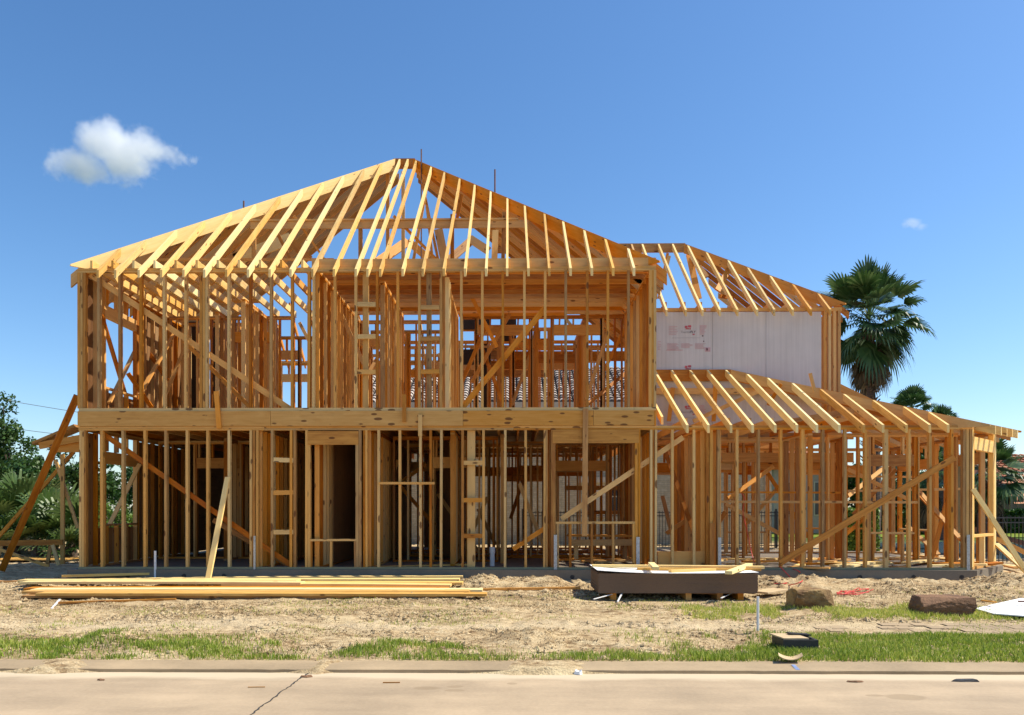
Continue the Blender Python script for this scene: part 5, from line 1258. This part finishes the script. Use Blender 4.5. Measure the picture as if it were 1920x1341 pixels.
# palmettos
PG = 'palmettos left of the house'
def palmetto(px, pytop, Y, r, label, seed, n=18):
    rnd = random.Random(seed); c = at(px, pytop, Y); z0 = gbase(22); t_ = thing('palmetto', (c.x, Y, z0), label, 'palmetto', PG)
    H_ = c.z-z0; bb = MB(); bb.tube([(c.x, Y, z0-.1), (c.x, Y, z0+H_*.35)], .16, 9, taper=.12); P(bb, 'stem', M['bark'], t_)
    v, f, tt = [], [], []
    for k in range(n):
        u = (k+.5)/n; el = R(78-75*u+rnd.uniform(-8, 8)); az = k*2.399; d = Vector((math.cos(az)*math.cos(el), math.sin(az)*math.cos(el), math.sin(el)))
        s_ = Vector((c.x, Y, z0+H_*.3)); e = s_+d*H_*.38
        b0 = len(v); v += [s_+Vector((-.012, 0, 0)), s_+Vector((.012, 0, 0)), e+Vector((.01, 0, 0)), e-Vector((.01, 0, 0))]; f.append((b0, b0+1, b0+2, b0+3)); tt.append(.6)
        fan_leaf(v, f, tt, e, d+Vector((0, 0, -.15)), Vector((-d.x*d.z, -d.y*d.z, 1.05-d.z*d.z))+Vector((rnd.uniform(-.5, .5), rnd.uniform(-.6, .2), 0)), r*rnd.uniform(.8, 1.1), 18, .25, rnd, .034, spread=120, tint=rnd.uniform(.15, .95))
    leafmesh('fronds', v, f, tt, M['palmetto'], t_)
palmetto(40, 868, 23.0, 1.0, 'tallest palmetto, at the back left with upright fronds', 1, 26)
palmetto(100, 905, 22.4, .95, 'palmetto in the middle with pale spread fronds', 2, 24)
palmetto(135, 925, 21.6, .8, 'palmetto hard against the left corner of the house', 3, 20)
palmetto(2, 905, 22.0, .95, 'palmetto cut by the left edge of the photo', 4, 22)
palmetto(70, 945, 21.4, .75, 'low palmetto in front of the middle one', 5, 20)
palmetto(28, 955, 21.6, .7, 'low palmetto behind the sand heap', 6, 18)
palmetto(122, 985, 20.8, .55, 'lowest palmetto beside the porch post', 7, 16)
# green weeds seen through the lower left window
leafy_tree(at(210, 960, 21).x, 21.0, gbase(21), 1.5, .9, .7, 'bright weedy bush seen through the lower left window opening', 31, m='hedge', nl=2500, ls=.10, trunk=True, cat='bush', name='bush')

# ================================================================== grass and straw
def blades(n, xr, yr, hfun, dens, name, m, label, seed, wid=.006, lay=0.0, kind='stuff', tfun=None):
    r = np.random.default_rng(seed); X = r.uniform(*xr, n); Y = r.uniform(*yr, n)
    keep = r.random(n) < dens(X, Y); X, Y = X[keep], Y[keep]; n = len(X); Z = gz(X, Y)
    h = hfun(X, Y)*r.uniform(.55, 1.25, n); az = r.uniform(0, 6.283, n); ln = r.uniform(.15, .75, n)+lay
    dx, dy = np.cos(az), np.sin(az); fx = r.uniform(0, 6.283, n); sx, sy = np.cos(fx)*wid, np.sin(fx)*wid
    wk = r.uniform(.6, 1.4, n); sx *= wk; sy *= wk
    z1 = np.where(lay > 0, .25, .6)*h if lay > 0 else .6*h
    z2 = (.12*h if lay > 0 else h*np.sqrt(np.clip(1-(ln*.6)**2, .1, 1)))
    V = np.stack([np.stack([X-sx, Y-sy, Z-.01], -1), np.stack([X+sx, Y+sy, Z-.01], -1),
                  np.stack([X+sx*.7+dx*h*ln*.35, Y+sy*.7+dy*h*ln*.35, Z+z1], -1), np.stack([X-sx*.7+dx*h*ln*.35, Y-sy*.7+dy*h*ln*.35, Z+z1], -1),
                  np.stack([X+dx*h*ln, Y+dy*h*ln, Z+z2], -1)], 1).reshape(-1, 3).astype(np.float32)
    i = np.arange(n)*5; me = bpy.data.meshes.new(name); me.vertices.add(len(V)); me.vertices.foreach_set('co', V.ravel())
    lo = np.stack([i, i+1, i+2, i+3, i+3, i+2, i+4], -1).astype(np.int32); me.loops.add(lo.size); me.loops.foreach_set('vertex_index', lo.ravel())
    ls_ = np.stack([np.arange(n)*7, np.arange(n)*7+4], -1).astype(np.int32); me.polygons.add(2*n); me.polygons.foreach_set('loop_start', ls_.ravel())
    t = (r.uniform(0, 1, n)**1.3 if tfun is None else tfun(X, Y, r)).astype(np.float32); tl = me.uv_layers.new(name='Tint')
    me.update(calc_edges=True)
    tl = me.uv_layers['Tint']; tt = np.repeat(t, 7); tl.data.foreach_set('uv', np.stack([tt, tt], -1).ravel())
    me.materials.append(m); me.validate(); o = bpy.data.objects.new(name, me); COL.objects.link(o); return tag(o, label, 'grass' if 'straw' not in name else 'straw', kind=kind)
def sm(a, e0, e1): t = np.clip((a-e0)/(e1-e0), 0, 1); return t*t*(3-2*t)
def d_verge(X, Y):
    right = sm(X, 2.6, 3.7)*sm(Y, 7.84, 7.9)*(1-sm(Y, 9.15, 9.35))
    bw = .42+.75*sm(fbm(X*.8+1, 0*Y, 45), .35, .7)+.35*sm(-X, 3.6, 4.6)*(1-sm(-X, 5.6, 6.6)); strip = (1-sm(Y-7.83, bw*.7, bw))*sm(Y, 7.83, 7.9); nz = fbm(X*1.9+3, Y*2.2, 41); left = (X < 3.4)*strip*(.12+.88*sm(nz, .35, .54))*(1-.96*np.exp(-((X-.18)/.24)**2))*(1-.96*np.exp(-((X+2.05)/.11)**2))*(1-.7*np.exp(-((X+4.5)/.25)**2))
    mid = sm(X, 1.0, 2.8)*(1-sm(Y, 9.0, 9.4))*sm(fbm(X*2.1, Y*2.1, 43), .44, .56)*.7
    far = sm(X, 1.6, 3.2)*sm(Y, 10.25, 10.5)*(1-sm(Y, 11.1, 11.7))*sm(fbm(X*1.5, Y*1.5, 47)+.12*sm(X, 4, 8), .42, .52)*.8
    l2 = np.exp(-((Y-8.9)/.35)**2)*sm(-X, 2.5, 4.2)*sm(fbm(X*1.3, Y*2, 51), .5, .6)*.5
    return np.clip(right+left+mid+far+l2, 0, 1)
def hg(X, Y): return .035+.045*fbm(X*2, Y*2, 77)+.025*sm(fbm(X*1.1+3, Y*1.1, 41), .52, .66)*(Y < 8.6)
def tg(X, Y, r): return np.clip(r.uniform(0, 1, len(X))**1.2*.75+.35*(fbm(X*1.7, Y*1.7, 61)-.35)+.35*sm(Y, 10, 10.6), 0, 1)
blades(330000, (-7.5, 12.5), (7.82, 12), hg, d_verge, 'grass', M['grass'], 'bright green verge grass growing in tufts along the kerb and footpath', 5, .0042, tfun=tg)
def d_sparse(X, Y): return sm(fbm(X*1.2, Y*2.6, 83), .52, .64)*sm(Y, 7.9, 8.5)*(1-sm(Y, 12.0, 13.5))*.45
blades(90000, (-9, 11), (7.9, 13.2), lambda X, Y: .035+0*X, d_sparse, 'weeds', M['grass'], 'thin sparse green weeds over the sandy soil', 6, .004, tfun=lambda X, Y, r: r.uniform(.3, 1, len(X)))
def d_straw(X, Y): return (.06+1.2*np.exp(-(((X-.18)/.5)**2+((Y-8.95)/.35)**2))+1.2*np.exp(-(((X+4.6)/.4)**2+((Y-8.75)/.3)**2))+.96*sm(fbm(X*.9, Y*2.3, 91), .45, .60))*(1-.8*np.exp(-((Y-9.9)/.35)**2))*(1-.85*np.clip((X-3.4), 0, 1)*((Y > 9.3) & (Y < 10.1)))*(1-.6*d_verge(X, Y))
blades(130000, (-10.5, 12), (7.83, 14.3), lambda X, Y: .06+0*X, d_straw, 'dry_straw', M['straw'], 'dry straw, bark shreds and dead grass strewn over the soil', 8, .0042, lay=.5, tfun=lambda X, Y, r: np.clip(r.uniform(0, 1, len(X))*.85-.08+2.2*(fbm(X*1.9, Y*3.3, 97)-.52), 0, 1))
# clods
def clods(n, seed):
    r = np.random.default_rng(seed); X = r.uniform(-10, 11.5, n*3); Y = 7.9+6.5*r.random(n*3)**.9
    k = r.random(n*3) < sm(fbm(X*1.7, Y*2.4, 103), .46, .62)*(1-.95*d_verge(X, Y))*(1-((X > 3.2) & (Y > 9.2) & (Y < 10.2))); X, Y = X[k][:n], Y[k][:n]; Z = gz(X, Y); n = len(X)
    base = np.array([(1, 0, 0), (-1, 0, 0), (0, 1, 0), (0, -1, 0), (0, 0, 1), (0, 0, -1)], float); F8 = [(0, 2, 4), (2, 1, 4), (1, 3, 4), (3, 0, 4), (2, 0, 5), (1, 2, 5), (3, 1, 5), (0, 3, 5)]
    s = (.012+.035*r.random(n)**3)[:, None, None]; V = base[None]*s*r.uniform(.6, 1.4, (n, 6, 1))*np.array([1.2, 1, .7]); V = V+np.stack([X, Y, Z+.004], -1)[:, None]
    v = [tuple(p) for p in V.reshape(-1, 3)]; f = [tuple(6*i+q for q in t3) for i in range(n) for t3 in F8]
    me = bpy.data.meshes.new('soil_clods'); me.from_pydata(v, [], f); me.materials.append(M['dirt']); o = bpy.data.objects.new('soil_clods', me); COL.objects.link(o)
    tag(o, 'small broken soil clods and chips strewn over the site', 'soil', kind='stuff')
clods(12000, 9)

# ================================================================== clouds
def cloud(px, py, wpx, hpx, blobs, label, seed, dens=.095):
    Y = 420.0; c = at(px, py, Y); sx = wpx/FPX*Y/2; sz = hpx/FPX*Y/2; sy = sx*.5
    me = bpy.data.meshes.new('cloud'); v = [(x, y, z) for x in (-1, 1) for y in (-1, 1) for z in (-1, 1)]
    me.from_pydata([(a*sx*1.25, b_*sy*1.25, d*sz*1.35) for a, b_, d in v], [], [(0, 1, 3, 2), (4, 6, 7, 5), (0, 4, 5, 1), (2, 3, 7, 6), (0, 2, 6, 4), (1, 5, 7, 3)])
    m = bpy.data.materials.new('cloud_vapour'); m.use_nodes = True; n = m.node_tree; n.nodes.clear()
    o_ = n.nodes.new('ShaderNodeOutputMaterial'); pv = n.nodes.new('ShaderNodeVolumePrincipled'); tc = n.nodes.new('ShaderNodeTexCoord')
    n.links.new(pv.outputs[0], o_.inputs['Volume']); pv.inputs['Anisotropy'].default_value = .1; pv.inputs['Color'].default_value = (1, 1, 1, 1)
    P0 = tc.outputs['Object']; warp = n.nodes.new('ShaderNodeTexNoise'); warp.inputs['Scale'].default_value = .06; warp.inputs['Detail'].default_value = 8; warp.inputs['Roughness'].default_value = .68
    n.links.new(mapping(n, P0, (1, 1, 1), (seed*31, 0, 0)), warp.inputs['Vector'])
    va = n.nodes.new('ShaderNodeVectorMath'); va.operation = 'SUBTRACT'; n.links.new(warp.outputs['Color'], va.inputs[0]); va.inputs[1].default_value = (.5, .5, .5)
    vsn = n.nodes.new('ShaderNodeVectorMath'); vsn.operation = 'SCALE'; n.links.new(va.outputs[0], vsn.inputs[0]); vsn.inputs['Scale'].default_value = sz*1.25
    vad = n.nodes.new('ShaderNodeVectorMath'); n.links.new(P0, vad.inputs[0]); n.links.new(vsn.outputs[0], vad.inputs[1])
    best = None
    for (bx, bz, br, by, st_) in blobs:
        br *= 1.22; by *= 1.25
        mp = mapping(n, vad.outputs[0], (1/(br*sx), 1/(br*sx*.8), 1/(by*sz)), (-bx/br, 0, -bz/by))
        ln = n.nodes.new('ShaderNodeVectorMath'); ln.operation = 'LENGTH'; n.links.new(mp, ln.inputs[0])
        q = math_n(n, 'MULTIPLY', math_n(n, 'SUBTRACT', 1, ln.outputs['Value'], True), st_)
        best = q if best is None else math_n(n, 'MAXIMUM', best, q)
    fn = noise(n, mapping(n, P0, (1, 1, 1), (3, seed, 1)), .10, 8, .72)
    dd = math_n(n, 'SUBTRACT', math_n(n, 'MULTIPLY', best, 3.4), math_n(n, 'MULTIPLY', fn, 2.9))
    dd = math_n(n, 'MULTIPLY', math_n(n, 'ADD', dd, .78, True), dens)
    n.links.new(dd, pv.inputs['Density'])
    me.materials.append(m); o = bpy.data.objects.new('cloud', me); COL.objects.link(o); o.location = c
    return tag(o, label, 'cloud', kind='structure')
cloud(222, 290, 296, 132, [(-.15, .35, .42, .62, 1), (.05, .15, .45, .6, 1), (.35, .15, .35, .45, .8), (-.55, -.25, .38, .42, .7), (-.35, -.45, .4, .4, .75), (.1, -.25, .45, .5, .7), (.62, .0, .28, .3, .6), (.85, -.05, .2, .22, .5), (-.85, -.3, .2, .2, .5), (.15, -.85, .2, .25, .45)], 'small white fair-weather cloud above the left of the house', 1)
cloud(1715, 421, 76, 36, [(-.1, .15, .5, .6, .75), (.35, -.1, .45, .45, .5), (-.5, -.2, .4, .4, .5)], 'tiny faint cloud above the palm', 2, .07)
